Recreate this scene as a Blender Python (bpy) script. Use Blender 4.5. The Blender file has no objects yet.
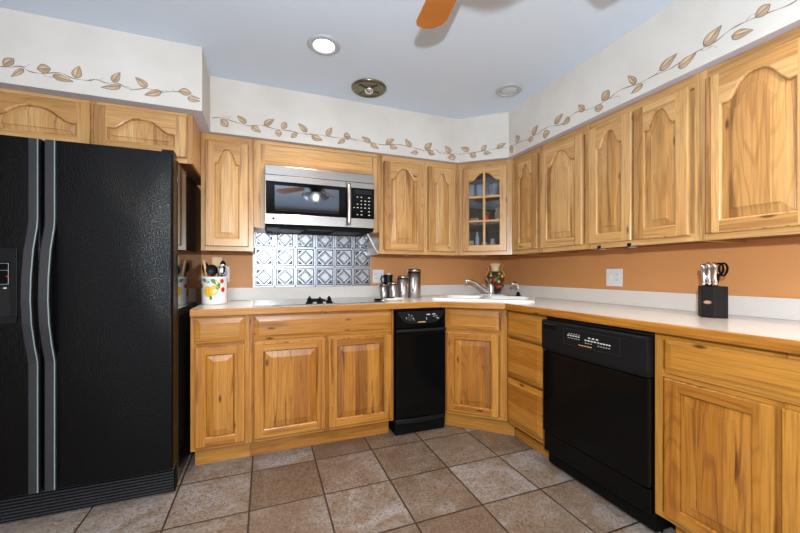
import bpy, bmesh, math, random
from mathutils import Vector, Matrix
PI = math.pi
random.seed(7)
S = bpy.context.scene
C = S.collection

# ------------------------------------------------------------------ camera
cd = bpy.data.cameras.new('camera'); cam = bpy.data.objects.new('camera', cd); C.objects.link(cam)
cam.location = (-2.1302, -2.8749, 1.1186)
cam.rotation_euler = (PI/2, 0, math.radians(-20.797))
cd.sensor_width = 36; cd.lens = 36*353.926/800
cd.shift_y = (272.684-266.5)/800
cd.clip_start = .02
S.camera = cam

# ------------------------------------------------------------------ world, lights, exposure
W = bpy.data.worlds.new('world'); S.world = W; W.use_nodes = True
W.node_tree.nodes['Background'].inputs[0].default_value = (.75, .87, 1, 1)
W.node_tree.nodes['Background'].inputs[1].default_value = 1.0
S.view_settings.view_transform = 'Standard'; S.view_settings.look = 'None'
S.view_settings.gamma = 1; S.view_settings.exposure = 0.0

def area(name, loc, rot, sx, sy, power, col):
    l = bpy.data.lights.new(name, 'AREA'); l.shape = 'RECTANGLE'; l.size = sx; l.size_y = sy
    l.energy = power; l.color = col
    o = bpy.data.objects.new(name, l); C.objects.link(o); o.location = loc; o.rotation_euler = rot
    return o
# daylight through the rear windows
area('daylight_patio', (-2.75, -5.15, 1.35), (PI/2, 0, 0), 1.1, 1.7, 26, (.80, .90, 1))
area('daylight_window', (-1.0, -5.15, 1.45), (PI/2, 0, 0), 1.5, 1.1, 22, (.80, .90, 1))
# added upward fill off the ceiling, then the photographer's bare flash beside the camera
area('bounce_fill', (-1.75, -4.1, 1.30), (PI, 0, 0), 1.6, 1.2, 4, (1, .95, .90))
fl = bpy.data.lights.new('camera_flash', 'POINT'); fl.energy = 140; fl.shadow_soft_size = .025; fl.color = (.84, .93, 1.0)
fo = bpy.data.objects.new('camera_flash', fl); C.objects.link(fo); fo.location = (-2.14, -2.98, 1.375)
# added overhead fill spots out of view, without fixtures
for n, (x, y) in enumerate(((-.75, -2.7), (-2.75, -2.35))):
    sl = bpy.data.lights.new('overhead_spot', 'SPOT'); sl.energy = 62; sl.spot_size = 2.5; sl.spot_blend = .7; sl.shadow_soft_size = .05; sl.color = (1, .84, .66)
    so_ = bpy.data.objects.new('overhead_spot', sl); C.objects.link(so_); so_.location = (x, y, 2.33)

# ------------------------------------------------------------------ materials
def nm(name):
    m = bpy.data.materials.new(name); m.use_nodes = True
    nt = m.node_tree; b = nt.nodes['Principled BSDF']
    return m, nt, b
def N(nt, t, **k):
    n = nt.nodes.new(t)
    for a, v in k.items(): setattr(n, a, v)
    return n
def L(nt, a, b): nt.links.new(a, b)
def mth(nt, op, a, b=None, c=None):
    n = N(nt, 'ShaderNodeMath', operation=op)
    for i, v in enumerate((a, b, c)):
        if v is None: continue
        if isinstance(v, (int, float)): n.inputs[i].default_value = v
        else: L(nt, v, n.inputs[i])
    return n.outputs[0]
def mixc(nt, f, a, b, mode='MIX'):
    n = N(nt, 'ShaderNodeMix', data_type='RGBA', blend_type=mode)
    for i, v in ((0, f), (6, a), (7, b)):
        if isinstance(v, (int, float)): n.inputs[i].default_value = v
        elif isinstance(v, tuple): n.inputs[i].default_value = (*v, 1)
        else: L(nt, v, n.inputs[i])
    return n.outputs[2]
def ramp(nt, f, stops):
    n = N(nt, 'ShaderNodeValToRGB'); e = n.color_ramp.elements
    while len(e) < len(stops): e.new(.5)
    for i, (p, c) in enumerate(stops):
        e[i].position = p; e[i].color = (*c, 1) if isinstance(c, tuple) else (c, c, c, 1)
    L(nt, f, n.inputs[0]); return n.outputs[0]
def bump(nt, b, h, st=.2, dist=.01):
    n = N(nt, 'ShaderNodeBump'); n.inputs['Strength'].default_value = st; n.inputs['Distance'].default_value = dist
    L(nt, h, n.inputs['Height']); L(nt, n.outputs[0], b.inputs['Normal'])
def plain(name, col, rough=.5, metal=0, spec=None, emit=None, es=1, var=.06, sc=30, coat=0):
    m, nt, b = nm(name)
    tc = N(nt, 'ShaderNodeTexCoord'); no = N(nt, 'ShaderNodeTexNoise'); no.inputs['Scale'].default_value = sc
    L(nt, tc.outputs['Object'], no.inputs['Vector'])
    lo = tuple(c*(1-var) for c in col); hi = tuple(min(1, c*(1+var)) for c in col)
    L(nt, mixc(nt, no.outputs['Fac'], lo, hi), b.inputs['Base Color'])
    b.inputs['Roughness'].default_value = rough; b.inputs['Metallic'].default_value = metal
    if spec is not None: b.inputs['Specular IOR Level'].default_value = spec
    if coat: b.inputs['Coat Weight'].default_value = coat; b.inputs['Coat Roughness'].default_value = .1
    if emit: b.inputs['Emission Color'].default_value = (*emit, 1); b.inputs['Emission Strength'].default_value = es
    return m

def wood(name, axis, pale, mid, dark, stave=.075, contrast=1.0, rough=.30):
    m, nt, b = nm(name)
    tc = N(nt, 'ShaderNodeTexCoord'); oi = N(nt, 'ShaderNodeObjectInfo')
    sp = N(nt, 'ShaderNodeSeparateXYZ'); L(nt, tc.outputs['Object'], sp.inputs[0])
    r = oi.outputs['Random']
    if axis == 'z': across, along = sp.outputs[0], sp.outputs[2]
    else: across, along = sp.outputs[2], sp.outputs[0]
    across = mth(nt, 'ADD', across, mth(nt, 'MULTIPLY', r, 7.3))
    along = mth(nt, 'ADD', along, mth(nt, 'MULTIPLY', r, 23.1))
    st = mth(nt, 'FLOOR', mth(nt, 'DIVIDE', across, stave))
    wn = N(nt, 'ShaderNodeTexWhiteNoise', noise_dimensions='1D'); L(nt, st, wn.inputs['W'])
    sv = wn.outputs['Value']
    def vec(sa, sy, sl, off=0):
        c = N(nt, 'ShaderNodeCombineXYZ')
        L(nt, mth(nt, 'MULTIPLY', across, sa), c.inputs[0]); L(nt, mth(nt, 'MULTIPLY_ADD', sv, 17.0, off), c.inputs[1])
        L(nt, mth(nt, 'MULTIPLY', along, sl), c.inputs[2]); return c.outputs[0]
    def noise(v, sc, det=4, dist=0):
        n = N(nt, 'ShaderNodeTexNoise'); n.inputs['Scale'].default_value = sc; n.inputs['Detail'].default_value = det
        n.inputs['Distortion'].default_value = dist; L(nt, v, n.inputs['Vector']); return n.outputs['Fac']
    broad = noise(vec(9, 1, 1.3), 1, 3, .6)
    tone = mth(nt, 'ADD', mth(nt, 'MULTIPLY', mth(nt, 'POWER', sv, 1.8), .70*contrast), mth(nt, 'MULTIPLY', broad, .72))
    col = ramp(nt, tone, [(.24, pale), (.62, mid), (1.0, tuple(.55*a+.45*c for a, c in zip(mid, dark)))])
    # cathedral growth rings
    ring = mth(nt, 'SINE', mth(nt, 'MULTIPLY', noise(vec(7, 1, .9, 5), 1, 1.5, .3), 95))
    ringm = mth(nt, 'MULTIPLY', ramp(nt, ring, [(.45, 0.0), (1, 1.0)]), mth(nt, 'MULTIPLY', ramp(nt, sv, [(.35, .08), (.9, .50)]), contrast))
    col = mixc(nt, ringm, col, dark)
    fine = noise(vec(160, 1, 5, 2), 1, 3)
    col = mixc(nt, mth(nt, 'MULTIPLY', ramp(nt, fine, [(.42, 0.0), (.70, 1.0)]), .42), col, dark)
    # mineral streaks
    sk = noise(vec(26, 1, 1.1, 9), 1, 4, 1.2)
    col = mixc(nt, mth(nt, 'MULTIPLY', ramp(nt, sk, [(.57, 0.0), (.67, 1.0)]), .80*contrast), col, dark)
    # small knots
    vo = N(nt, 'ShaderNodeTexVoronoi'); vo.inputs['Scale'].default_value = 1; L(nt, vec(13, 1, 4.2, 4), vo.inputs['Vector'])
    sx = N(nt, 'ShaderNodeSeparateXYZ'); L(nt, vo.outputs['Color'], sx.inputs[0])
    k = mth(nt, 'MULTIPLY', ramp(nt, vo.outputs['Distance'], [(.05, 1.0), (.13, 0.0)]), mth(nt, 'GREATER_THAN', sx.outputs[0], .35))
    col = mixc(nt, mth(nt, 'MULTIPLY', k, .85), col, tuple(c*.35 for c in dark))
    L(nt, col, b.inputs['Base Color'])
    b.inputs['Roughness'].default_value = rough
    b.inputs['Specular IOR Level'].default_value = .5; b.inputs['Coat Weight'].default_value = .08; b.inputs['Coat Roughness'].default_value = .2
    bump(nt, b, fine, .08, .002)
    return m
UP = ((.71, .43, .18), (.57, .305, .100), (.22, .088, .026))  # wall cabinets: hickory with the paler, neutral light put into its colour
BA = ((.54, .250, .042), (.405, .156, .020), (.115, .032, .005))  # base cabinets: the same hickory, warm light put into its colour
WUV = wood('hickory_daylit_vertical', 'z', *UP, contrast=.8); WUH = wood('hickory_daylit_horizontal', 'x', *UP, contrast=.6, stave=.11)
WBV = wood('hickory_warmlit_vertical', 'z', *BA, contrast=.9); WBH = wood('hickory_warmlit_horizontal', 'x', *BA, contrast=.6, stave=.12)
WUP = wood('hickory_daylit_panel', 'z', *UP, stave=.078, contrast=.95); WBP = wood('hickory_warmlit_panel', 'z', *BA, stave=.082, contrast=1.15)
WUPH = wood('hickory_daylit_panel_horizontal', 'x', *UP, stave=.12, contrast=.9)
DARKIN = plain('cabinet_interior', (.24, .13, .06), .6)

def wall_mat(name, a, b_, sc=3.0, rough=.8, bs=.08):
    m, nt, b = nm(name)
    g = N(nt, 'ShaderNodeNewGeometry'); n = N(nt, 'ShaderNodeTexNoise'); n.inputs['Scale'].default_value = sc; n.inputs['Detail'].default_value = 6
    L(nt, g.outputs['Position'], n.inputs['Vector'])
    L(nt, ramp(nt, n.outputs['Fac'], [(.3, a), (.7, b_)]), b.inputs['Base Color']); b.inputs['Roughness'].default_value = rough
    n2 = N(nt, 'ShaderNodeTexNoise'); n2.inputs['Scale'].default_value = 60; L(nt, g.outputs['Position'], n2.inputs['Vector'])
    bump(nt, b, n2.outputs['Fac'], bs, .004); return m
M_SOFFIT = wall_mat('mottled_cream_plaster', (.63, .585, .53), (.73, .695, .645))
M_UNDER = plain('soffit_underside_paint', (.62, .62, .70), .8)
M_CEIL = wall_mat('ceiling_paint', (.66, .755, .88), (.68, .775, .90), 1.5)
M_ORANGE = wall_mat('terracotta_paint', (.63, .28, .095), (.68, .31, .11), 2.2, .55, .05)
M_PLAINW = wall_mat('plain_wall_paint', (.24, .20, .17), (.27, .23, .20))

def floor_mat():
    m, nt, b = nm('slate_look_floor_tile')
    g = N(nt, 'ShaderNodeNewGeometry'); sp = N(nt, 'ShaderNodeSeparateXYZ'); L(nt, g.outputs['Position'], sp.inputs[0])
    ux = mth(nt, 'DIVIDE', mth(nt, 'ADD', sp.outputs[0], .804+7*.3495), .3495); uy = mth(nt, 'DIVIDE', mth(nt, 'ADD', sp.outputs[1], .722+20*.3495), .3495)
    fx, fy = mth(nt, 'FRACT', ux), mth(nt, 'FRACT', uy)
    ex = mth(nt, 'MINIMUM', fx, mth(nt, 'SUBTRACT', 1.0, fx)); ey = mth(nt, 'MINIMUM', fy, mth(nt, 'SUBTRACT', 1.0, fy))
    ed = mth(nt, 'MINIMUM', ex, ey)
    cv = N(nt, 'ShaderNodeCombineXYZ'); L(nt, mth(nt, 'FLOOR', ux), cv.inputs[0]); L(nt, mth(nt, 'FLOOR', uy), cv.inputs[1])
    wn = N(nt, 'ShaderNodeTexWhiteNoise', noise_dimensions='2D'); L(nt, cv.outputs[0], wn.inputs['Vector'])
    va = N(nt, 'ShaderNodeVectorMath', operation='ADD'); L(nt, g.outputs['Position'], va.inputs[0])
    vs = N(nt, 'ShaderNodeVectorMath', operation='SCALE'); L(nt, wn.outputs['Color'], vs.inputs[0]); vs.inputs['Scale'].default_value = 9
    L(nt, vs.outputs[0], va.inputs[1])
    def no(sc, det, dist=0):
        n = N(nt, 'ShaderNodeTexNoise'); n.inputs['Scale'].default_value = sc; n.inputs['Detail'].default_value = det; n.inputs['Distortion'].default_value = dist
        L(nt, va.outputs[0], n.inputs['Vector']); return n.outputs['Fac']
    n1, n2, n3 = no(5, 6, 1.2), no(28, 9, 3.0), no(120, 4)
    t = mth(nt, 'ADD', mth(nt, 'MULTIPLY', n1, .70), mth(nt, 'MULTIPLY', wn.outputs['Value'], .36))
    col = ramp(nt, t, [(.34, (.130, .080, .048)), (.52, (.200, .148, .110)), (.70, (.285, .262, .252))])
    col = mixc(nt, ramp(nt, n2, [(.34, .8), (.56, 0.0)]), col, (.085, .055, .036))
    col = mixc(nt, mth(nt, 'MULTIPLY', ramp(nt, n3, [(.5, 0.0), (.68, 1.0)]), .32), col, (.40, .345, .29))
    gm = ramp(nt, ed, [(.008, 1.0), (.014, 0.0)])
    L(nt, mixc(nt, gm, col, (.035, .021, .014)), b.inputs['Base Color'])
    b.inputs['Roughness'].default_value = .42
    h = mth(nt, 'SUBTRACT', mth(nt, 'MULTIPLY', n2, .5), mth(nt, 'MULTIPLY', gm, 1.2))
    bump(nt, b, h, .45, .006); return m
M_FLOOR = floor_mat()

def black_textured():
    m, nt, b = nm('pebbled_black_enamel')
    tc = N(nt, 'ShaderNodeTexCoord'); v = N(nt, 'ShaderNodeTexVoronoi'); v.inputs['Scale'].default_value = 240
    L(nt, tc.outputs['Object'], v.inputs['Vector'])
    b.inputs['Base Color'].default_value = (.002, .002, .0025, 1); b.inputs['Roughness'].default_value = .15; b.inputs['Specular IOR Level'].default_value = .2
    bump(nt, b, v.outputs['Distance'], .55, .002); return m
M_PEB = black_textured()
M_BLK = plain('gloss_black_enamel', (.003, .003, .003), .10, spec=.13)
M_BLKS = plain('smooth_black_side_panel', (.008, .008, .008), .06)
M_BLKP = plain('satin_black_plastic', (.007, .0075, .009), .38, spec=.2)
M_BLKH = plain('grey_black_handle_plastic', (.026, .027, .032), .33)
M_BLKM = plain('matte_black', (.004, .004, .004), .6, spec=.08)
M_SEAM = plain('dark_gap', (.003, .003, .003), .9)
M_GREY = plain('printed_grey', (.45, .45, .46), .5)
M_PRINT = plain('printed_white', (.55, .55, .55), .5)
M_GOLDP = plain('printed_gold', (.7, .45, .15), .4)
M_TEAL = plain('teal_outline_and_highlight', (.22, .30, .31), .3)  # dispenser outlines, and the handle highlight painted as colour
def brushed(name, col, rough, axis, st=.05):
    m, nt, b = nm(name); tc = N(nt, 'ShaderNodeTexCoord'); mp = N(nt, 'ShaderNodeMapping')
    mp.inputs['Scale'].default_value = (2, 2, 260) if axis == 'x' else (260, 260, 2)
    L(nt, tc.outputs['Object'], mp.inputs[0]); n = N(nt, 'ShaderNodeTexNoise'); n.inputs['Scale'].default_value = 1; L(nt, mp.outputs[0], n.inputs['Vector'])
    L(nt, mixc(nt, n.outputs['Fac'], tuple(c*.9 for c in col), col), b.inputs['Base Color'])
    b.inputs['Metallic'].default_value = 1; b.inputs['Roughness'].default_value = rough
    bump(nt, b, n.outputs['Fac'], st, .002); return m
M_SS = brushed('brushed_stainless', (.42, .395, .37), .27, 'x')
M_SSV = brushed('brushed_stainless_vertical', (.56, .54, .53), .34, 'z')
M_CHR = plain('polished_chrome', (.80, .80, .82), .06, 1)
M_TIN = plain('pressed_tin', (.34, .35, .37), .33, 1)
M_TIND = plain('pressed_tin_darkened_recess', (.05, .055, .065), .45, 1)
M_MWG = plain('mirror_tinted_glass', (.12, .13, .145), .035, 1, var=.02)
M_LAM = None
def laminate():
    m, nt, b = nm('speckled_cream_laminate'); g = N(nt, 'ShaderNodeNewGeometry')
    n = N(nt, 'ShaderNodeTexNoise'); n.inputs['Scale'].default_value = 160; n.inputs['Detail'].default_value = 3; L(nt, g.outputs['Position'], n.inputs['Vector'])
    L(nt, ramp(nt, n.outputs['Fac'], [(.3, (.75, .69, .625)), (.7, (.78, .72, .655))]), b.inputs['Base Color'])
    b.inputs['Roughness'].default_value = .17; return m
M_LAM = laminate()
M_WHITE = plain('white_plastic', (.80, .80, .80), .35)
M_CER = plain('white_ceramic', (.84, .84, .82), .12)
M_RED = plain('red_glaze', (.65, .02, .02), .2); M_YEL = plain('yellow_glaze', (.85, .48, .03), .2); M_GRN = plain('green_glaze', (.10, .26, .04), .25)
M_OLV = plain('dark_brown_olive_glaze', (.035, .030, .014), .35)
M_UNDERSHADE = plain('shaded_wood_underside', (.20, .075, .028), .7); M_CRM = plain('cream_glaze', (.70, .55, .32), .3); M_ORG = plain('amber_glaze', (.55, .22, .05), .3)  # underside brown has the shade below the wall cabinets painted in
M_LW = wood('utensil_wood', 'z', (.75, .52, .25), (.68, .42, .18), (.4, .2, .08), contrast=.3)
M_BLADE = wood('fan_blade_wood', 'x', (.56, .20, .035), (.46, .14, .02), (.26, .06, .01), stave=.5, contrast=.3)
M_BRZ = plain('antique_bronze', (.20, .18, .12), .28, .9)
M_LEAF = plain('stencilled_leaf_tan', (.48, .345, .22), .8, var=.45, sc=26)
M_LEAFD = plain('stencilled_leaf_brown_outline', (.24, .155, .10), .8)
M_LEAFL = plain('stencilled_leaf_pale', (.68, .53, .36), .8, var=.3, sc=40)
M_LAMP = plain('glowing_lamp', (1, 1, 1), .5, emit=(1, .93, .82), es=14)
M_LENS = plain('frosted_unlit_lens', (.62, .64, .66), .35)
def glass(name, tint=(.92, .95, .97), rough=.02):
    m, nt, b = nm(name)
    b.inputs['Base Color'].default_value = (*tint, 1); b.inputs['Transmission Weight'].default_value = 1; b.inputs['Roughness'].default_value = rough; b.inputs['IOR'].default_value = 1.45
    return m
M_GLASS = glass('clear_glass')
M_BOWL = glass('frosted_glass_bowl', (.85, .87, .88), .35); M_BULB = plain('glowing_bulb', (1, 1, 1), .5, emit=(1, .90, .76), es=45)

# ------------------------------------------------------------------ mesh builder
class MB:
    def __init__(s): s.b = bmesh.new(); s.mats = []
    def mi(s, m):
        if m is None: return 0
        if m not in s.mats: s.mats.append(m)
        return s.mats.index(m)
    def face(s, pts, m=None, smooth=False):
        f = s.b.faces.new([s.b.verts.new(p) for p in pts]); f.material_index = s.mi(m); f.smooth = smooth; return f
    def box(s, x0, x1, y0, y1, z0, z1, m=None, M=None):
        x0, x1 = sorted((x0, x1)); y0, y1 = sorted((y0, y1)); z0, z1 = sorted((z0, z1))
        P = [Vector(p) for p in ((x0,y0,z0),(x1,y0,z0),(x1,y1,z0),(x0,y1,z0),(x0,y0,z1),(x1,y0,z1),(x1,y1,z1),(x0,y1,z1))]
        if M: P = [M @ p for p in P]
        v = [s.b.verts.new(p) for p in P]; i = s.mi(m)
        for q in ((0,3,2,1),(4,5,6,7),(0,1,5,4),(1,2,6,5),(2,3,7,6),(3,0,4,7)):
            s.b.faces.new([v[k] for k in q]).material_index = i
        return s
    def prism(s, pts, z0, z1, m=None, top=None, bottom=None, axis='z'):
        """polygon pts (u,v); extruded along axis"""
        def P(u, v, w): return {'z': (u, v, w), 'y': (u, w, v), 'x': (w, u, v)}[axis]
        a = [s.b.verts.new(P(u, v, z0)) for u, v in pts]; c = [s.b.verts.new(P(u, v, z1)) for u, v in pts]
        n = len(pts); i = s.mi(m)
        for k in range(n): s.b.faces.new((a[k], a[(k+1) % n], c[(k+1) % n], c[k])).material_index = i
        s.b.faces.new(a[::-1]).material_index = s.mi(bottom or m); s.b.faces.new(c).material_index = s.mi(top or m)
        return s
    def rings(s, rs, m=None, smooth=True, close=True, cap0=False, cap1=False):
        vs = [[s.b.verts.new(p) for p in r] for r in rs]; i = s.mi(m); n = len(rs[0])
        for a, c in zip(vs, vs[1:]):
            for k in range(n if close else n-1):
                f = s.b.faces.new((a[k], a[(k+1) % n], c[(k+1) % n], c[k])); f.material_index = i; f.smooth = smooth
        if cap0: s.b.faces.new(vs[0][::-1]).material_index = i
        if cap1: s.b.faces.new(vs[-1]).material_index = i
        return s
    def lathe(s, prof, m=None, seg=32, c=(0, 0, 0), cap0=True, cap1=True, M=None):
        rs = []
        for r, z in prof:
            ring = [Vector((c[0]+r*math.cos(2*PI*k/seg), c[1]+r*math.sin(2*PI*k/seg), c[2]+z)) for k in range(seg)]
            rs.append([M @ p for p in ring] if M else ring)
        return s.rings(rs, m, True, True, cap0, cap1)
    def tube(s, pts, r, m=None, seg=12, caps=True, flat=1.0):
        pts = [Vector(p) for p in pts]; rr = r if isinstance(r, (list, tuple)) else [r]*len(pts); rs = []
        up = Vector((0, 0, 1)); prev = None
        for k, p in enumerate(pts):
            t = (pts[min(k+1, len(pts)-1)]-pts[max(k-1, 0)]).normalized()
            if prev is None:
                a = t.cross(up)
                if a.length < .05: a = t.cross(Vector((1, 0, 0)))
            else: a = prev-t*prev.dot(t)
            a.normalize(); prev = a; b_ = t.cross(a)
            rs.append([p+a*rr[k]*math.cos(2*PI*j/seg)+b_*rr[k]*flat*math.sin(2*PI*j/seg) for j in range(seg)])
        return s.rings(rs, m, True, True, caps, caps)
    def build(s, name, m=None, parent=None, bev=0, seg=2, auto=False):
        bmesh.ops.recalc_face_normals(s.b, faces=s.b.faces)
        me = bpy.data.meshes.new(name); s.b.to_mesh(me); s.b.free()
        for x in (s.mats if s.mats else [m]): me.materials.append(x)
        o = bpy.data.objects.new(name, me); C.objects.link(o); o.parent = parent
        if bev:
            bv = o.modifiers.new('bevel', 'BEVEL'); bv.width = bev; bv.segments = seg; bv.limit_method = 'ANGLE'; bv.angle_limit = math.radians(40)
        return o
def tag(o, label=None, cat=None, group=None):
    if label: o['label'] = label
    if cat: o['category'] = cat
    if group: o['group'] = group
    return o
def thing(name, label, cat, loc=(0, 0, 0), rz=0, group=None):
    o = bpy.data.objects.new(name, None); C.objects.link(o); o.location = loc; o.rotation_euler = (0, 0, rz)
    o.empty_display_size = .05
    return tag(o, label, cat, group)
def struct(name, mb, m=None, label=None, cat=None, bev=0):
    o = mb.build(name, m, None, bev); o['kind'] = 'structure'
    if label: o['label'] = label
    return o
def text_mesh(name, body, size, m, parent, M, depth=.0006):
    cu = bpy.data.curves.new(name, 'FONT'); cu.body = body; cu.size = size; cu.extrude = depth; cu.align_x = 'CENTER'; cu.align_y = 'CENTER'
    to = bpy.data.objects.new(name+'_curve', cu); C.objects.link(to)
    bpy.context.view_layer.update()
    me = bpy.data.meshes.new_from_object(to.evaluated_get(bpy.context.evaluated_depsgraph_get()))
    bpy.data.objects.remove(to); me.transform(M); me.materials.clear(); me.materials.append(m)
    o = bpy.data.objects.new(name, me); C.objects.link(o); o.parent = parent; return o
FRONT = Matrix.Rotation(PI/2, 4, 'X')       # text upright, facing -y

# ------------------------------------------------------------------ room shell
ZC = 2.359; XL, YR = -3.50, -5.10
struct('floor', MB().box(XL-.1, .1, YR-.1, .1, -.05, 0), M_FLOOR)
struct('ceiling', MB().box(XL-.1, .1, YR-.1, .1, ZC, ZC+.05), M_CEIL)
struct('wall_back', MB().box(XL-.1, .1, 0, .1, 0, ZC), M_ORANGE)
struct('wall_right', MB().box(0, .1, YR, 0, 0, ZC), M_ORANGE)
struct('wall_left', MB().box(XL-.1, XL, YR, 0, 0, ZC), M_PLAINW)
def rear():
    b = MB(); y0, y1 = YR-.1, YR
    holes = [(-3.3, -2.2, .3, 2.05), (-1.8, -.25, .85, 2.0)]
    xs = XL-.1
    for x0, x1, z0, z1 in holes:
        b.box(xs, x0, y0, y1, 0, ZC); b.box(x0, x1, y0, y1, 0, z0); b.box(x0, x1, y0, y1, z1, ZC); xs = x1
    b.box(xs, .1, y0, y1, 0, ZC); struct('wall_rear', b, M_PLAINW)
    for n, (x0, x1, z0, z1) in enumerate(holes):
        f = MB(); t = .05
        f.box(x0, x0+t, y0, y1+.015, z0, z1); f.box(x1-t, x1, y0, y1+.015, z0, z1); f.box(x0+t, x1-t, y0, y1+.015, z0, z0+t); f.box(x0+t, x1-t, y0, y1+.015, z1-t, z1)
        f.box((x0+x1)/2-.02, (x0+x1)/2+.02, y0+.03, y0+.07, z0+t, z1-t)
        struct('window_%d' % (n+1), f, M_WHITE)
rear()

# ------------------------------------------------------------------ soffit with its stencilled vine
LEAVES = {
 'L': [(-3.280,2.089,-3.243,2.132,0.032),(-3.205,2.088,-3.253,2.041,0.023),(-3.158,2.098,-3.105,2.111,0.038),(-3.099,2.080,-3.016,2.060,0.030),(-3.012,2.083,-2.993,2.146,0.038),(-2.859,2.092,-2.833,2.151,0.033),(-2.825,2.076,-2.908,2.047,0.027),(-2.713,2.091,-2.761,2.140,0.034),(-2.648,2.082,-2.724,2.045,0.033),(-2.569,2.099,-2.508,2.102,0.033),(-2.527,2.071,-2.467,2.054,0.028),],
 'B': [(-2.396,2.097,-2.355,2.052,0.039),(-2.249,2.091,-2.300,2.138,0.034),(-2.216,2.079,-2.158,2.045,0.038),(-2.140,2.097,-2.074,2.144,0.037),(-2.071,2.054,-2.027,2.060,0.040),(-2.027,2.087,-1.998,2.135,0.034),(-1.969,2.037,-1.923,2.074,0.028),(-1.863,2.090,-1.923,2.143,0.036),(-1.833,2.066,-1.757,2.042,0.040),(-1.729,2.084,-1.687,2.146,0.036),(-1.609,2.097,-1.558,2.104,0.043),(-1.598,2.073,-1.655,2.037,0.030),(-1.408,2.077,-1.476,2.112,0.035),(-1.408,2.069,-1.343,2.041,0.036),(-1.288,2.081,-1.229,2.134,0.036),(-1.257,2.074,-1.196,2.055,0.040),(-1.086,2.084,-1.135,2.139,0.043),(-1.027,2.049,-1.090,2.041,0.031),(-0.968,2.080,-0.903,2.135,0.046),(-0.942,2.067,-0.881,2.047,0.038),(-0.743,2.079,-0.788,2.134,0.046),(-0.697,2.053,-0.770,2.036,0.044),],
 'D': [(0.094,2.096,0.030,2.132,0.038),(0.102,2.071,0.149,2.038,0.038),(0.188,2.082,0.234,2.120,0.033),(0.207,2.064,0.269,2.053,0.027),(0.310,2.091,0.374,2.126,0.036),],
 'R': [(0.675,2.066,0.632,2.054,0.052),(0.737,2.094,0.698,2.145,0.046),(0.874,2.089,0.938,2.131,0.048),(0.869,2.083,0.854,2.043,0.044),(0.980,2.047,1.043,2.047,0.051),(1.082,2.085,1.152,2.126,0.042),(1.207,2.075,1.148,2.052,0.039),(1.310,2.072,1.267,2.126,0.035),(1.381,2.053,1.438,2.039,0.034),(1.429,2.076,1.475,2.116,0.049),(1.623,2.077,1.581,2.140,0.029),(1.659,2.055,1.594,2.043,0.031),(1.737,2.082,1.818,2.116,0.041),(1.818,2.052,1.894,2.068,0.038),(1.919,2.088,1.988,2.133,0.047),(2.016,2.072,2.083,2.045,0.034),(2.089,2.097,2.135,2.116,0.036),],
}
VINES = {
 'L': [(-3.290,2.082),(-3.245,2.089),(-3.212,2.096),(-3.183,2.080),(-3.139,2.080),(-3.071,2.096),(-3.024,2.080),(-2.961,2.080),(-2.925,2.092),(-2.888,2.082),(-2.838,2.089),(-2.782,2.068),(-2.713,2.086),(-2.654,2.078),(-2.586,2.093),(-2.534,2.092),(-2.467,2.074)],
 'B': [(-2.447,2.096),(-2.390,2.105),(-2.315,2.091),(-2.225,2.078),(-2.152,2.095),(-2.071,2.080),(-1.975,2.081),(-1.876,2.074),(-1.774,2.081),(-1.670,2.078),(-1.562,2.085),(-1.473,2.079),(-1.397,2.074),(-1.296,2.073),(-1.192,2.090),(-1.094,2.083),(-0.993,2.073),(-0.924,2.073),(-0.872,2.091),(-0.837,2.068),(-0.747,2.071),(-0.683,2.078)],
 'D': [(0.009,2.078),(0.046,2.074),(0.188,2.078),(0.310,2.087),(0.385,2.086)],
 'R': [(0.634,2.081),(0.669,2.080),(0.770,2.083),(0.833,2.071),(0.923,2.078),(1.025,2.087),(1.144,2.060),(1.245,2.087),(1.351,2.066),(1.416,2.065),(1.478,2.071),(1.536,2.086),(1.643,2.070),(1.717,2.071),(1.784,2.064),(1.847,2.075),(1.906,2.081),(1.960,2.082),(2.011,2.099),(2.059,2.100),(2.118,2.091),(2.179,2.079),(2.212,2.083)],
}

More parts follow.
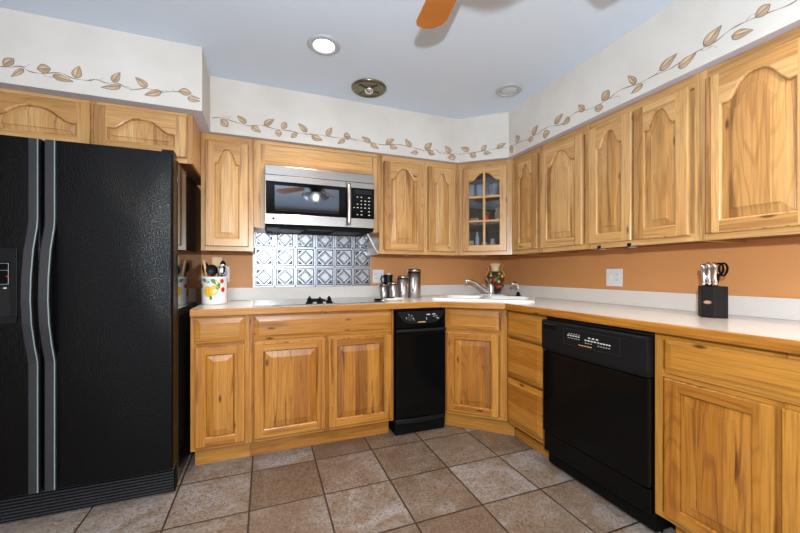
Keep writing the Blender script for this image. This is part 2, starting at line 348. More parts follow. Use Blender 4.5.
ZS = 2.009
SA, SB = Vector((-.68, -.363, 0)), Vector((-.3755, -.62, 0)); SE = (SB-SA).normalized()
def soffit():
    b = MB()
    poly = [(XL, 0), (XL, -.665), (-2.457, -.665), (-2.457, -.363), (-.68, -.363), (-.3755, -.62), (-.3755, -3.2), (0, -3.2), (0, 0)]
    b.prism(poly, ZS, ZC, M_SOFFIT, bottom=M_UNDER)
    fr = {'L': (lambda u, z, o: Vector((u, -.665-o, z))), 'B': (lambda u, z, o: Vector((u, -.363-o, z))),
          'R': (lambda u, z, o: Vector((-.3755-o, -u, z))),
          'D': (lambda u, z, o: Vector((SA.x+SE.x*u+SE.y*o, SA.y+SE.y*u-SE.x*o, z)))}
    rnd = random.Random(3)
    for f, lst in LEAVES.items():
        P = fr[f]
        for bu, bz, tu, tz, w in lst:
            w *= 1.22
            d = Vector((tu-bu, tz-bz)); n = Vector((-d.y, d.x)).normalized(); ln = d.length; rd = ln < .062 and w > .034
            sk = rnd.uniform(-.22, .22)
            def outline(s, steps=14):
                c = []
                for k in range(steps+1):
                    t = k/steps
                    h = math.sin(PI*t)**.8 if rd else (math.sin(PI*min(1, t**.72))**.85*(1-.25*t))
                    c.append((t, h))
                up = [(t, h*.5*w) for t, h in c]; dn = [(t, -h*.5*w) for t, h in c[::-1][1:-1]]
                r = []
                for t, h in up+dn:
                    bend = sk*ln*.5*(t**2)
                    q = Vector((bu, bz))+d*(.5+(t-.5)*s)+n*(h*s+bend); r.append(q)
                return r
            for s, o, m in ((1.0, .0006, M_LEAFD), (.88, .0011, M_LEAF)):
                b.face([P(q.x, q.y, o) for q in outline(s)], m)
            hl = outline(.84); k = len(hl)//2
            b.face([P(q.x, q.y, .0016) for q in [Vector((bu, bz))+d*(.5+(t-.5)*.62)+n*(math.sin(PI*t)*.17*w*(1 if sg else .05)+sk*ln*.5*t*t+.07*w) for sg, ts in ((1, [.0, .25, .5, .75, 1]), (0, [.8, .5, .2])) for t in ts]], M_LEAFL)
            st = [Vector((bu, bz))+d*(t*.85)+n*(sk*ln*.5*t*t-.04*w) for t in (0, .35, .7, 1)]
            for a, c in zip(st, st[1:]):
                nn = Vector((-(c-a).y, (c-a).x)).normalized()*.0011
                b.face([P((a+nn).x, (a+nn).y, .002), P((c+nn).x, (c+nn).y, .002), P((c-nn).x, (c-nn).y, .002), P((a-nn).x, (a-nn).y, .002)], M_LEAFD)
    def ribbon(P, pts, hw, o):
        # smooth the polyline
        Q = []
        for k in range(len(pts)-1):
            p0 = Vector(pts[max(k-1, 0)]); p1 = Vector(pts[k]); p2 = Vector(pts[k+1]); p3 = Vector(pts[min(k+2, len(pts)-1)])
            for j in range(5):
                t = j/5; Q.append(.5*((2*p1)+(p2-p0)*t+(2*p0-5*p1+4*p2-p3)*t*t+(3*p1-p0-3*p2+p3)*t**3))
        Q.append(Vector(pts[-1]))
        pr = None
        for k, q in enumerate(Q):
            d = Q[min(k+1, len(Q)-1)]-Q[max(k-1, 0)]; nn = Vector((-d.y, d.x)).normalized()*hw*(1+.5*math.sin(k*.9))
            cur = (q+nn, q-nn)
            if pr: b.face([P(pr[0].x, pr[0].y, o), P(cur[0].x, cur[0].y, o), P(cur[1].x, cur[1].y, o), P(pr[1].x, pr[1].y, o)], M_LEAFD)
            pr = cur
    for f, pts in VINES.items():
        ribbon(fr[f], pts, .0017, .0004)
        for k in range(1, len(pts)-1, 3):        # tendrils
            u, z = pts[k]; s = 1 if k % 2 else -1
            ribbon(fr[f], [(u, z), (u+.02, z+.012*s), (u+.045, z+.010*s), (u+.06, z+.026*s)], .0008, .0003)
    return b
so = struct('wall_soffit', soffit())

# ------------------------------------------------------------------ joinery builders (local frame: x along the wall, wall at y=0, front towards -y)
def contour(x0, x1, z0, zs, H, ins, M=22):
    a, c = x0+ins, x1-ins; pts = [(a, z0+ins), (c, z0+ins)]
    for k in range(M+1):
        u = 1-2*k/M
        s = math.cos(PI/2*min(1, abs(u)/.84)**1.45)**2 if H else 0
        pts.append(((a+c)/2+u*(c-a)/2, zs-ins+H*s*(1-ins*1.5)))
    return pts
def door(parent, x0, x1, z0, z1, y, H=0, pal='U', sw=.052, name='door', glass_door=False, label=None, th=.019, tr=None, br=None):
    """frame-and-panel door; y is the plane it closes against"""
    WV, WH, WP = (WUV, WUH, WUP) if pal == 'U' else (WBV, WBH, WBP)
    sw = min(sw, (x1-x0)*.235); tr = tr or sw*.85; br = br or sw*.95
    y -= .0025; f = y-th; ox0, ox1 = x0+sw, x1-sw; oz0 = z0+br; zs = z1-tr-H
    b = MB(); e = .005
    P = lambda pts, yy: [(u, yy, v) for u, v in pts]
    rect = lambda i: [(x0+i, z0+i), (x1-i, z0+i), (x1-i, z1-i), (x0+i, z1-i)]
    b.rings([P(rect(0), y), P(rect(0), f+.006), P(rect(.003), f+.0015), P(rect(e), f)], WV, False, True, True)
    c0 = contour(ox0, ox1, oz0, zs, H, 0)
    b.face([(x0+e, f, z0+e), (ox0, f, z0+e), (ox0, f, z1-e), (x0+e, f, z1-e)], WV)
    b.face([(ox1, f, z0+e), (x1-e, f, z0+e), (x1-e, f, z1-e), (ox1, f, z1-e)], WV)
    b.face([(ox0, f, z0+e), (ox1, f, z0+e), (ox1, f, oz0), (ox0, f, oz0)], WH)
    top = c0[2:]
    for p, q in zip(top, top[1:]): b.face([(p[0], f, p[1]), (q[0], f, q[1]), (q[0], f, z1-e), (p[0], f, z1-e)], WH)
    if glass_door:
        # open the back face where the panes sit
        b.b.faces.ensure_lookup_table()
        cap = [q for q in b.b.faces if len(q.verts) == 4 and all(abs(v.co.y-y) < 1e-6 for v in q.verts)]
        bmesh.ops.delete(b.b, geom=cap, context='FACES_ONLY')
        b.rings([P(c0, f), P(contour(ox0, ox1, oz0, zs, H, .003), f+.002), P(contour(ox0, ox1, oz0, zs, H, .006), f+.008), P(contour(ox0, ox1, oz0, zs, H, .006), y)], WV, False)
        xm = (ox0+ox1)/2; hz = [oz0+(zs+H-oz0)*t for t in (.335, .665)]
        b.box(xm-.009, xm+.009, f+.002, f+.012, oz0, zs+H-.001, WV)
        for z in hz: b.box(ox0, ox1, f+.0025, f+.0125, z-.008, z+.008, WH)
        o = b.build(name, None, parent)
        g = MB(); c = contour(ox0, ox1, oz0, zs, H, .004); g.prism(c, f+.0135, f+.0165, None, axis='y'); g.build('glass_pane', M_GLASS, o)
        return o
    b.rings([P(c0, f), P(contour(ox0, ox1, oz0, zs, H, .003), f+.0015), P(contour(ox0, ox1, oz0, zs, H, .006), f+.006), P(contour(ox0, ox1, oz0, zs, H, .0065), f+.0125)], WV, False)
    o = b.build(name, None, parent)
    if label: o['label'] = label
    bw = min(.034, (ox1-ox0)*.19, (zs-oz0)*.22); p = MB()
    p.rings([P(contour(ox0, ox1, oz0, zs, H, .007), f+.0128), P(contour(ox0, ox1, oz0, zs, H, .011), f+.0115),
             P(contour(ox0, ox1, oz0, zs, H, .011+bw), f+.0058), P(contour(ox0, ox1, oz0, zs, H, .012+bw), f+.0008)], WP, False, True, False, True)
    p.build('raised_panel', None, o)
    return o
def drawer(parent, x0, x1, z0, z1, y, pal='B', th=.019, name='drawer_front'):
    WH = WUH if pal == 'U' else WBH
    y -= .0025; f = y-th; R = lambda i, yy: [(x0+i, yy, z0+i), (x1-i, yy, z0+i), (x1-i, yy, z1-i), (x0+i, yy, z1-i)]
    w = min(.026, (z1-z0)*.2); b = MB()
    b.rings([R(0, y), R(0, f+.011), R(.003, f+.009), R(w, f+.0035), R(w+.001, f+.0005), R(w+.004, f)], WH, False, True, True, True)
    return b.build(name, None, parent)
ZB, ZT = .1106, .872
def frame_plate(parent, w, z0, z1, y, pal, mids=(), rails=(), st=.03):
    WV, WH = (WUV, WUH) if pal == 'U' else (WBV, WBH); b = MB()
    xs = [(0, st)]+[(m-.018, m+.018) for m in mids]+[(w-st, w)]
    for a, c in xs: b.box(a, c, y, y+.019, z0, z1, WV)
    for r0, r1 in [(z0, z0+.028), (z1-.03, z1)]+list(rails):
        for (a, c), (d, e) in zip(xs, xs[1:]): b.box(c, d, y+.0004, y+.019, r0, r1, WH)
    return b.build('face_frame', None, parent)
def base_unit(name, label, w, loc, rz, spec, mids=(), cat='cabinet', toe=(0, 0)):
    t = thing(name, label, cat, loc, rz)
    MB().box(.0008, w-.0008, -.58, -.024, ZB+.006, ZT, WBV).build('carcass', None, t)
    frame_plate(t, w, ZB, ZT, -.601, 'B', mids, [(.692, .722)])
    MB().box(toe[0], w-toe[1], -.535, -.52, .001, ZB, WBH).build('toe_kick', None, t)
    for k, a in spec:
        if k == 'door': door(t, *a, -.6015, 0, 'B')
        else: drawer(t, *a, -.6015)
    return t

# base run under the back wall
base_unit('base_cabinet', 'narrow amber wood base cabinet with one drawer, next to the refrigerator', .304, (-2.524, 0, 0), 0,
          [('drawer', (.023, .281, .718, .861)), ('door', (.023, .281, .132, .698))], toe=(.012, 0))
base_unit('base_cabinet', 'wide two-door amber wood base cabinet beneath the cooktop', .904, (-2.219, 0, 0), 0,
          [('drawer', (.024, .885, .718, .861)), ('door', (.024, .4445, .132, .698)), ('door', (.4605, .885, .132, .698))], (.4525,), toe=(0, .013))
# base run under the right wall
t = thing('drawer_cabinet', 'amber wood base cabinet of three stacked drawers left of the dishwasher', 'cabinet', (0, -.893, 0), -PI/2)
MB().box(.0008, .3522, -.58, -.024, ZB+.006, ZT, WBV).build('carcass', None, t)
frame_plate(t, .353, ZB, ZT, -.601, 'B', (), [(.690, .712), (.425, .450)], .024)
MB().box(.002, .353, -.535, -.52, .001, ZB, WBH).build('toe_kick', None, t)
for z0, z1 in ((.704, .856), (.440, .683), (.134, .418)): drawer(t, .020, .337, z0, z1, -.6015)
base_unit('base_cabinet', 'amber wood base cabinet right of the dishwasher under the knife block', .775, (0, -1.866, 0), -PI/2,
          [('drawer', (.046, .728, .712, .850)), ('door', (.046, .3795, .132, .694)), ('door', (.3955, .728, .132, .694))], (.3875,), toe=(.04, 0))
# diagonal sink base
def corner_base():
    A, B = Vector((-.92, -.601, 0)), Vector((-.601, -.893, 0)); ang = math.atan2(B.y-A.y, B.x-A.x); w = (B-A).length
    t = thing('corner_sink_cabinet', 'diagonal corner base cabinet in amber wood under the sink', 'cabinet', A, ang)
    def loc(x, y):
        d = Vector((x-A.x, y-A.y)); return (d.x*math.cos(ang)+d.y*math.sin(ang), -d.x*math.sin(ang)+d.y*math.cos(ang))
    b = MB()
    walls = [((-.919, -.585), (-.919, -.024)), ((-.585, -.892), (-.024, -.892))]
    b.prism([loc(-.919, -.575), loc(-.903, -.575), loc(-.903, -.024), loc(-.919, -.024)], ZB+.006, ZT, WBV)
    b.prism([loc(-.575, -.892), loc(-.024, -.892), loc(-.024, -.876), loc(-.575, -.876)], ZB+.006, ZT, WBV)
    b.prism([loc(-.903, -.575), loc(-.585, -.876), loc(-.024, -.876), loc(-.024, -.024), loc(-.903, -.024)], ZB+.006, ZB+.022, WBV)
    b.build('carcass', None, t)
    f = MB(); f.box(.001, .026, 0, .019, ZB, ZT, WBV); f.box(w-.045, w-.001, 0, .019, ZB, ZT, WBV)
    for r0, r1 in ((ZB, .14), (.69, .722), (.842, ZT)): f.box(.026, w-.045, .0004, .019, r0, r1, WBH)
    f.box(.026, w-.045, .012, .019, .14, .842, WBV)
    f.build('face_frame', None, t)
    MB().prism([(-.012, .046), (.4785, .046), (.4650, .061), (-.012, .061)], .001, ZB, WBH).build('toe_kick', None, t)
    drawer(t, .018, w-.052, .716, .858, -.0008)
    door(t, .018, w-.052, .132, .696, -.0008, 0, 'B')
corner_base()

# ------------------------------------------------------------------ wall cabinets
ZU, ZUT, DU = 1.2607, 2.007, .327
def upper_unit(name, label, w, loc, rz, doors_, mids=(), z0=ZU, D=DU, H=.085, dz=(1.288, 1.962), st=.026):
    t = thing(name, label, 'cabinet', (loc[0], loc[1], z0), rz)
    q = -z0
    MB().box(.0006, w-.0006, -D+.021, -.002, .016, ZUT+q, WUV).build('carcass', None, t)
    MB().box(.0145, w-.0145, -D+.0215, -.002, .012, .0155, M_UNDERSHADE).build('underside_shade_panel', None, t)  # thin plate added to carry the painted underside shade
    b = MB(); xs = [(0, st)]+[(m-.015, m+.015) for m in mids]+[(w-st, w)]
    for a, c in xs: b.box(a, c, -D, -D+.02, 0, ZUT+q, WUV)
    for r0, r1 in ((0, .035), (dz[1]+q-.01, ZUT+q)):
        for (a, c), (d, e) in zip(xs, xs[1:]): b.box(c, d, -D+.0004, -D+.02, r0, r1, WUH)
    b.box(.0006, .014, -D+.02, -.002, 0, .016, WUV); b.box(w-.014, w-.0006, -D+.02, -.002, 0, .016, WUV)
    b.build('face_frame', None, t)
    for a, c in doors_: door(t, a, c, dz[0]+q, dz[1]+q, -D-.0006, H, 'U')
    return t
upper_unit('wall_cabinet', 'pale wood wall cabinet left of the microwave, above the utensil crock', .307, (-2.513, 0), 0, [(.024, .277)], H=.095)
upper_unit('wall_cabinet', 'pale two-door wall cabinet between the microwave and the corner glass cabinet', .673, (-1.329, 0), 0, [(.034, .360), (.404, .641)], (.382,))
upper_unit('wall_cabinet', 'narrow pale one-door wall cabinet just right of the corner glass cabinet', .304, (0, -.600), -PI/2, [(.045, .290)])
upper_unit('wall_cabinet', 'pale wood wall cabinet on the right wall, second one right of the glass cabinet', .389, (0, -.905), -PI/2, [(.018, .362)], st=.018)
upper_unit('wall_cabinet', 'pale wall cabinet with a close pair of doors, above the wall outlet', .580, (0, -1.295), -PI/2, [(.018, .2815), (.2925, .548)], st=.018)
upper_unit('wall_cabinet', 'largest-looking pale wood wall cabinet at the right end, above the knife block', .395, (0, -1.876), -PI/2, [(.032, .372)], st=.03)
upper_unit('over_refrigerator_cabinet', 'shallow pale wood cabinet with two wide arched doors above the refrigerator', .922, (-3.436, 0), 0,
           [(.020, .465), (.479, .896)], (.472,), z0=1.73, D=.601, H=.062, dz=(1.756, 1.985))

# panel framing the microwave
t = thing('microwave_surround', 'pale wood panelled surround framing the stainless microwave', 'cabinet', (-2.205, 0, 1.42), 0)
MB().box(.001, .070, -.305, -.012, 0, .587, WUV).box(.818, .874, -.305, -.012, 0, .587, WUV).box(.070, .818, -.305, -.012, .414, .587, WUV).build('carcass', None, t)
b = MB(); b.box(0, .018, -.333, -.306, 0, .587, WUV); b.box(.857, .875, -.333, -.306, 0, .587, WUV); b.box(.018, .857, -.333, -.306, .562, .587, WUH); b.build('edge_moulding', None, t, .003)
MB().box(.018, .0695, -.327, -.306, 0, .5615, WUV).box(.819, .857, -.327, -.306, 0, .5615, WUV).box(.070, .8185, -.327, -.306, .414, .5615, WUH).build('front_board', None, t)

# corner glass cabinet, hollow, with shelves
def corner_upper():
    A, B = Vector((-.655, -.327, ZU)), Vector((-.327, -.599, ZU)); ang = math.atan2(B.y-A.y, B.x-A.x); w = (B-A).length
    t = thing('corner_glass_cabinet', 'diagonal corner wall cabinet with an arched six-pane glass door', 'cabinet', A, ang)
    def loc(x, y):
        d = Vector((x-A.x, y-A.y)); return (d.x*math.cos(ang)+d.y*math.sin(ang), -d.x*math.sin(ang)+d.y*math.cos(ang))
    H = ZUT-ZU; b = MB()
    pent = [(-.6545, -.306), (-.306, -.5985), (-.002, -.5985), (-.002, -.002), (-.6545, -.002)]
    ins = [(-.640, -.306), (-.306, -.586), (-.015, -.586), (-.015, -.015), (-.640, -.015)]
    b.prism([loc(*p) for p in pent], .016, .030, M_UNDERSHADE); b.prism([loc(*p) for p in pent], H-.014, H, WUV)
    sides = [((-.6545, -.306), (-.6545, -.002), (-.640, -.002), (-.640, -.306)), ((-.640, -.015), (-.640, -.002), (-.002, -.002), (-.002, -.015)),
             ((-.015, -.5985), (-.015, -.015), (-.002, -.015), (-.002, -.5985)), ((-.306, -.5985), (-.306, -.586), (-.015, -.586), (-.015, -.5985))]
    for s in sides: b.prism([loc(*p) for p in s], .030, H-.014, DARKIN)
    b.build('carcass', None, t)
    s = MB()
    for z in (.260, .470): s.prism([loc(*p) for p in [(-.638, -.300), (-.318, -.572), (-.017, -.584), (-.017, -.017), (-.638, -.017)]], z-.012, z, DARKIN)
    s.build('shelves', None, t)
    f = MB(); f.box(.001, .047, 0, .019, 0, H, WUV); f.box(w-.047, w-.001, 0, .019, 0, H, WUV)
    f.box(.047, w-.047, .0004, .019, 0, .04, WUH); f.box(.047, w-.047, .0004, .019, .685, H, WUH); f.build('face_frame', None, t)
    door(t, .040, w-.040, .028, .701, -.0006, .062, 'U', glass_door=True, sw=.05)
    return t
corner_upper()

# ------------------------------------------------------------------ countertop
def offset_poly(pts, d):
    out = []
    for k in range(len(pts)):
        if k == 0: a = (Vector(pts[1])-Vector(pts[0])).normalized(); n = Vector((a.y, -a.x)); out.append(Vector(pts[0])-n*d); continue
        if k == len(pts)-1: a = (Vector(pts[-1])-Vector(pts[-2])).normalized(); n = Vector((a.y, -a.x)); out.append(Vector(pts[-1])-n*d); continue
        a = (Vector(pts[k])-Vector(pts[k-1])).normalized(); c = (Vector(pts[k+1])-Vector(pts[k])).normalized()
        n1 = Vector((a.y, -a.x)); n2 = Vector((c.y, -c.x)); m = (n1+n2).normalized(); out.append(Vector(pts[k])-m*(d/m.dot(n1)))
    return [tuple(p) for p in out]
FP = [(-2.521, -.647), (-.975, -.647), (-.647, -.932), (-.647, -2.66)]
IN = offset_poly(FP, .019)
CE = Vector((.735, -.678)).normalized(); CN = Vector((-CE.y, CE.x)); CN = CN if CN.x > 0 else -CN
SC = Vector((-.745, -.735))+CN*.275+CE*.02         # sink centre
def rrect(cx, cy, hw, hh, r, seg=6):
    p = []
    for sx, sy, a0 in ((1, 1, 0), (-1, 1, 90), (-1, -1, 180), (1, -1, 270)):
        for k in range(seg+1):
            a = math.radians(a0+90*k/seg); p.append((cx+sx*(hw-r)+r*math.cos(a), cy+sy*(hh-r)+r*math.sin(a)))
    return p
def filled(b, outer, inners, z, m, flip=False):
    es = []
    for loop in [outer]+inners:
        vs = [b.b.verts.new((*p, z)) for p in loop]
        es += [b.b.edges.new((vs[k], vs[(k+1) % len(vs)])) for k in range(len(vs))]
    r = bmesh.ops.triangle_fill(b.b, use_beauty=True, edges=es)
    for g in r['geom']:
        if isinstance(g, bmesh.types.BMFace): g.material_index = b.mi(m)
def walls_(b, loop, z0, z1, m):
    b.rings([[(*p, z0) for p in loop], [(*p, z1) for p in loop]], m, False)
ct = thing('countertop', 'long cream laminate countertop with a wood front edge, turning the corner', 'countertop', (-.6, -.6, .874))
def W2(p): return (p[0]+.6, p[1]+.6)
def S2(p): q = SC+CE*p[0]+CN*p[1]; return (q.x+.6, q.y+.6)
b = MB(); outer = [W2(p) for p in [(-2.521, -.0015)]+IN+[(-.0015, -2.66), (-.0015, -.0015)]]
hole = [S2(p) for p in rrect(0, 0, .345, .235, .05)]
filled(b, outer, [hole], .040, M_LAM); filled(b, outer, [hole], .001, M_LAM); walls_(b, outer, .001, .040, M_LAM); walls_(b, hole, .001, .040, M_LAM)
b.build('laminate_top', None, ct)
for k in range(3):
    b = MB(); p0, p1 = Vector(FP[k]), Vector(FP[k+1]); q0, q1 = Vector(IN[k]), Vector(IN[k+1])
    ang = math.atan2(p1.y-p0.y, p1.x-p0.x); ln = (p1-p0).length
    R = Matrix.Rotation(-ang, 2)
    pl = [R @ (v-p0) for v in (p0, p1, q1, q0)]
    b.prism([(v.x, v.y) for v in pl], 0, .0402, WBH); o = b.build('wood_edge', None, ct, .004, 3)
    o.location = (p0.x+.6, p0.y+.6, 0); o.rotation_euler = (0, 0, ang)
b = MB(); b.box(-2.521+.6, -.0215+.6, -.02+.6, -.0015+.6, .0405, .134, M_LAM); b.build('backsplash', None, ct, .002)
b = MB(); b.box(-.02+.6, -.0015+.6, -2.66+.6, -.0015+.6, .0405, .134, M_LAM); b.build('backsplash', None, ct, .002)

# ------------------------------------------------------------------ sink, faucet
ang = math.atan2(CE.y, CE.x)
sk = thing('corner_sink', 'white double-bowl sink set into the corner of the countertop', 'sink', (SC.x, SC.y, .9145), ang)
def ring3(l, z): return [(*p, z) for p in l]
b = MB()
bowls = [rrect(-.172, -.04, .150, .170, .05), rrect(.172, -.04, .150, .170, .05)]
out0 = rrect(0, 0, .368, .262, .06); out1 = rrect(0, 0, .362, .256, .056); out2 = rrect(0, 0, .350, .244, .05)
b.rings([ring3(out0, 0), ring3(out0, .009), ring3(out1, .016), ring3(out2, .018)], M_CER)
filled(b, out2, bowls, .018, M_CER)
for s, bw in zip((-.172, .172), bowls):
    b.rings([ring3(bw, .018), ring3(rrect(s, -.04, .144, .164, .046), .012), ring3(rrect(s, -.04, .138, .158, .045), -.10), ring3(rrect(s, -.04, .115, .135, .045), -.118), ring3(rrect(s, -.04, .02, .02, .019), -.122)], M_CER, True, True, False, True)
bmesh.ops.remove_doubles(b.b, verts=b.b.verts, dist=.0003)
b.build('basin', None, sk)
for s in (-.172, .172): MB().lathe([(.028, -.1215), (.028, -.119), (.016, -.119), (.012, -.1205)], M_CHR, 20, (s, -.04, 0)).build('drain', None, sk)

def S3(u, v): q = SC+CE*u+CN*v; return (q.x, q.y)
fx, fy = S3(.02, .185)
fa = thing('kitchen_faucet', 'chrome single-lever faucet with a long spout at the back of the sink', 'faucet', (fx, fy, .9328), ang)
b = MB(); b.prism(rrect(0, 0, .125, .028, .027), 0, .010, M_CHR); b.build('deck_plate', None, fa, .004, 3)
MB().lathe([(.030, .010), (.028, .020), (.024, .05), (.026, .075), (.022, .095), (.010, .104)], M_CHR, 24).build('body', None, fa)
sp = [(-.010, -.005, .018), (-.03, -.02, .035), (-.07, -.045, .072), (-.11, -.07, .108), (-.15, -.095, .122), (-.175, -.11, .122), (-.182, -.115, .10)]
MB().tube(sp, [.012, .012, .011, .011, .011, .012, .012], M_CHR, 14).build('spout', None, fa)
MB().tube([(0, 0, .095), (-.02, .02, .115), (-.045, .04, .145), (-.05, .045, .152)], [.006, .005, .006, .008], M_CHR, 10).build('lever', None, fa)
sx, sy = S3(.235, .185)
sp_ = thing('side_sprayer', 'small chrome and black side sprayer right of the faucet', 'sprayer', (sx, sy, .9328), ang)
MB().lathe([(.021, 0), (.021, .006), (.013, .012), (.012, .028)], M_BLKM, 20).build('base', None, sp_)
MB().tube([(0, 0, .026), (.0, .0, .06), (-.005, -.003, .085), (-.02, -.012, .102), (-.042, -.025, .100), (-.052, -.03, .088)], [.011, .013, .013, .014, .015, .013], M_CHR, 14).build('spray_head', None, sp_)

# vase behind the sink
vx, vy = -.295, -.335
va = thing('vase', 'dark floral urn vase with cream neck and two handles, behind the faucet', 'vase', (vx, vy, .9145), -.75)
b = MB(); b.lathe([(.046, 0), (.050, .006), (.034, .018), (.028, .03), (.046, .055), (.066, .095), (.074, .135), (.070, .175), (.046, .215)], M_OLV, 36); b.build('body', None, va)
b = MB(); b.lathe([(.046, .214), (.036, .222), (.032, .235), (.036, .255), (.048, .277), (.052, .281), (.046, .281), (.032, .255), (.029, .235)], M_CRM, 32, cap0=False, cap1=False); b.build('neck', None, va)
for s in (-1, 1): MB().tube([(s*.062, 0, .155), (s*.078, 0, .185), (s*.062, 0, .215), (s*.052, 0, .235), (s*.066, 0, .262), (s*.082, 0, .272)], [.006, .006, .005, .005, .005, .004], M_ORG, 8).build('handle', None, va)
b = MB(); rnd = random.Random(5)
for k in range(80):
    z = rnd.uniform(.045, .20); a = rnd.uniform(-PI, PI); rr = .02+.05*math.sin(min(1, (z-.02)/.18)*PI*.75); rr = max(.03, rr)
    c = Vector((math.cos(a)*rr, math.sin(a)*rr, z)); s = rnd.uniform(.008, .015)
    m = rnd.choice([M_RED, M_OLV, M_GRN, M_OLV, M_OLV, M_YEL, M_ORG, M_RED])
    b.lathe([(s*.3, -s), (s*.8, -s*.6), (s, 0), (s*.8, s*.6), (s*.3, s)], m, 10, tuple(c))
b.build('moulded_fruit', None, va)

# ------------------------------------------------------------------ cooktop
ck = thing('cooktop', 'flat black glass electric cooktop with central knobs set in the counter', 'cooktop', (-2.206, -.60, .9148))
MB().box(0, .850, 0, .52, 0, .004, M_SS).build('rim', None, ck, .0015)
g = MB(); gm = plain('grey_glass_top', (.10, .105, .11), .08)
g.box(.012, .355, .012, .508, .0042, .0062, gm); g.box(.500, .838, .012, .508, .0042, .0062, gm); g.build('glass_surface', None, ck)
b = MB(); b.box(.362, .493, .012, .508, .0042, .0064, gm)
for k in range(18): b.box(.372, .483, .17+k*.018, .174+k*.018, .0064, .0072, M_BLKM)
b.build('downdraft_vent', None, ck)
for cx, cy, r in ((.18, .13, .09), (.18, .37, .075), (.67, .13, .075), (.67, .37, .09)):
    b = MB(); b.rings([[(cx+q*math.cos(2*PI*k/40), cy+q*math.sin(2*PI*k/40), .0065) for k in range(40)] for q in (r, r-.003)], M_GREY); b.build('burner_ring', None, ck)
for kx, ky in ((.336, .055), (.350, .14), (.405, .055), (.468, .055), (.478, .14)):
    b = MB(); b.lathe([(.021, .0068), (.021, .012), (.017, .014), (.012, .018), (.012, .034), (.009, .037)], M_BLKM, 20, (kx, ky, 0)); b.box(kx-.004, kx+.004, ky-.016, ky+.016, .034, .046, M_BLKM)
    b.build('knob', None, ck)

# ------------------------------------------------------------------ refrigerator
fr = thing('refrigerator', 'tall black side-by-side refrigerator with pebbled doors at the left', 'refrigerator', (-3.47, -.03, 0))
# local: x 0..915, y 0 .. -.73 case
MB().box(.002, .915, -.725, 0, .03, 1.700, M_BLKS).build('case', None, fr, .004)
def fdoor(x0, x1, name, lab=None):
    b = MB(); y0, y1 = -.735, -.815; pts = []
    for k in range(15):
        u = k/14; pts.append((x0+(x1-x0)*u, y1-.004*math.sin(PI*u)))
    pts[0] = (x0, y1+.008); pts.insert(1, (x0+.008, y1-.0005)); pts[-1] = (x1, y1+.008); pts.insert(-1, (x1-.008, y1-.0005))
    b.prism([(x0, y0)]+pts+[(x1, y0)], .148, 1.712, M_PEB); o = b.build(name, None, fr, .003)
    if lab: o['label'] = lab
    return o
d1 = fdoor(.002, .412, 'freezer_door'); d2 = fdoor(.424, .913, 'refrigerator_door')
MB().box(.413, .423, -.80, -.737, .15, 1.70, M_BLKM).build('door_gasket', None, fr)
def fhandle(x0, x1, par, mirror):
    prof = [(1.705, .018), (1.36, .018), (1.32, .022), (1.22, .050), (1.10, .066), (1.00, .070), (.90, .062), (.80, .040), (.74, .022), (.72, .018), (.155, .018)]
    b = MB(); w = x1-x0; rs = []
    for z, o in prof:
        yo = -.818-o; th = .016 if .74 < z < 1.34 else .019
        rs.append([(x0, yo+.004, z), (x0+.004, yo, z), (x1-.004, yo, z), (x1, yo+.004, z), (x1, yo+th, z), (x0, yo+th, z)])
    b.rings(rs, M_BLKH, False, True, True, True)
    hx = x1 if True else x0
    for (z0, o0), (z1, o1) in zip(prof, prof[1:]):
        b.face([(x1-.0024, -.8180-o0, z0), (x1+.0004, -.8145-o0, z0), (x1+.0004, -.8145-o1, z1), (x1-.0024, -.8180-o1, z1)], M_TEAL)  # painted highlight down the handle's right edge
    # returns to the door
    b.box(x0+.003, x1-.003, -.828, -.8155, 1.33, 1.70, M_BLKP); b.box(x0+.003, x1-.003, -.828, -.8155, .16, .73, M_BLKP)
    return b.build('handle', None, par)
fhandle(.374, .408, d1, 0); fhandle(.430, .466, d2, 1)
# dispenser in the freezer door
b = MB(); X0, X1, Y = .06, .335, -.8195
b.box(X0, X1, Y-.008, Y+.004, 1.165, 1.225, M_BLKP); b.box(X0, X0+.022, Y-.008, Y+.004, .93, 1.165, M_BLKP); b.box(X1-.022, X1, Y-.008, Y+.004, .93, 1.165, M_BLKP); b.box(X0, X1, Y-.012, Y+.004, .90, .93, M_BLKP)
b.box(X0+.022, X1-.022, Y-.004, Y+.003, 1.065, 1.165, M_BLK)
for z in (1.068, 1.128, 1.158): b.box(X0+.03, X1-.03, Y-.006, Y-.004, z, z+.002, M_TEAL)
b.box(X1-.030, X1-.028, Y-.006, Y-.004, 1.068, 1.16, M_TEAL)
b.box(X0+.022, X1-.022, Y-.002, Y+.003, .93, 1.065, M_SEAM); b.build('ice_dispenser', None, d1, .002)
b = MB(); b.box(.17, .225, Y-.014, Y-.003, .965, 1.05, M_BLKH); b.build('dispenser_paddle', None, d1, .003)
for k in range(6): MB().box(.09+k*.04, .10+k*.04, Y-.0065, Y-.004, 1.05, 1.055, M_PRINT).build('dispenser_button', None, d1)
MB().box(.300, .308, Y-.0065, Y-.004, 1.100, 1.106, M_RED).build('indicator_light', None, d1)
b = MB(); b.box(.004, .911, -.757, -.727, .012, .142, M_BLKM)
for k in range(8): b.box(.01, .905, -.764, -.756, .020+k*.0145, .0265+k*.0145, M_BLKH)
b.build('toe_grille', None, fr)
b = MB(); b.box(.86, .912, -.80, -.736, 1.7125, 1.728, M_BLKP); b.build('hinge_cover', None, fr, .004)
b = MB(); b.box(.875, .911, -.795, -.75, .142, .1465, M_SS); b.build('lower_hinge', None, fr)
for x in (.05, .86):
    for y in (-.68, -.05): MB().lathe([(.02, .0), (.02, .03)], M_BLKM, 12, (x, y, 0)).build('foot', None, fr)

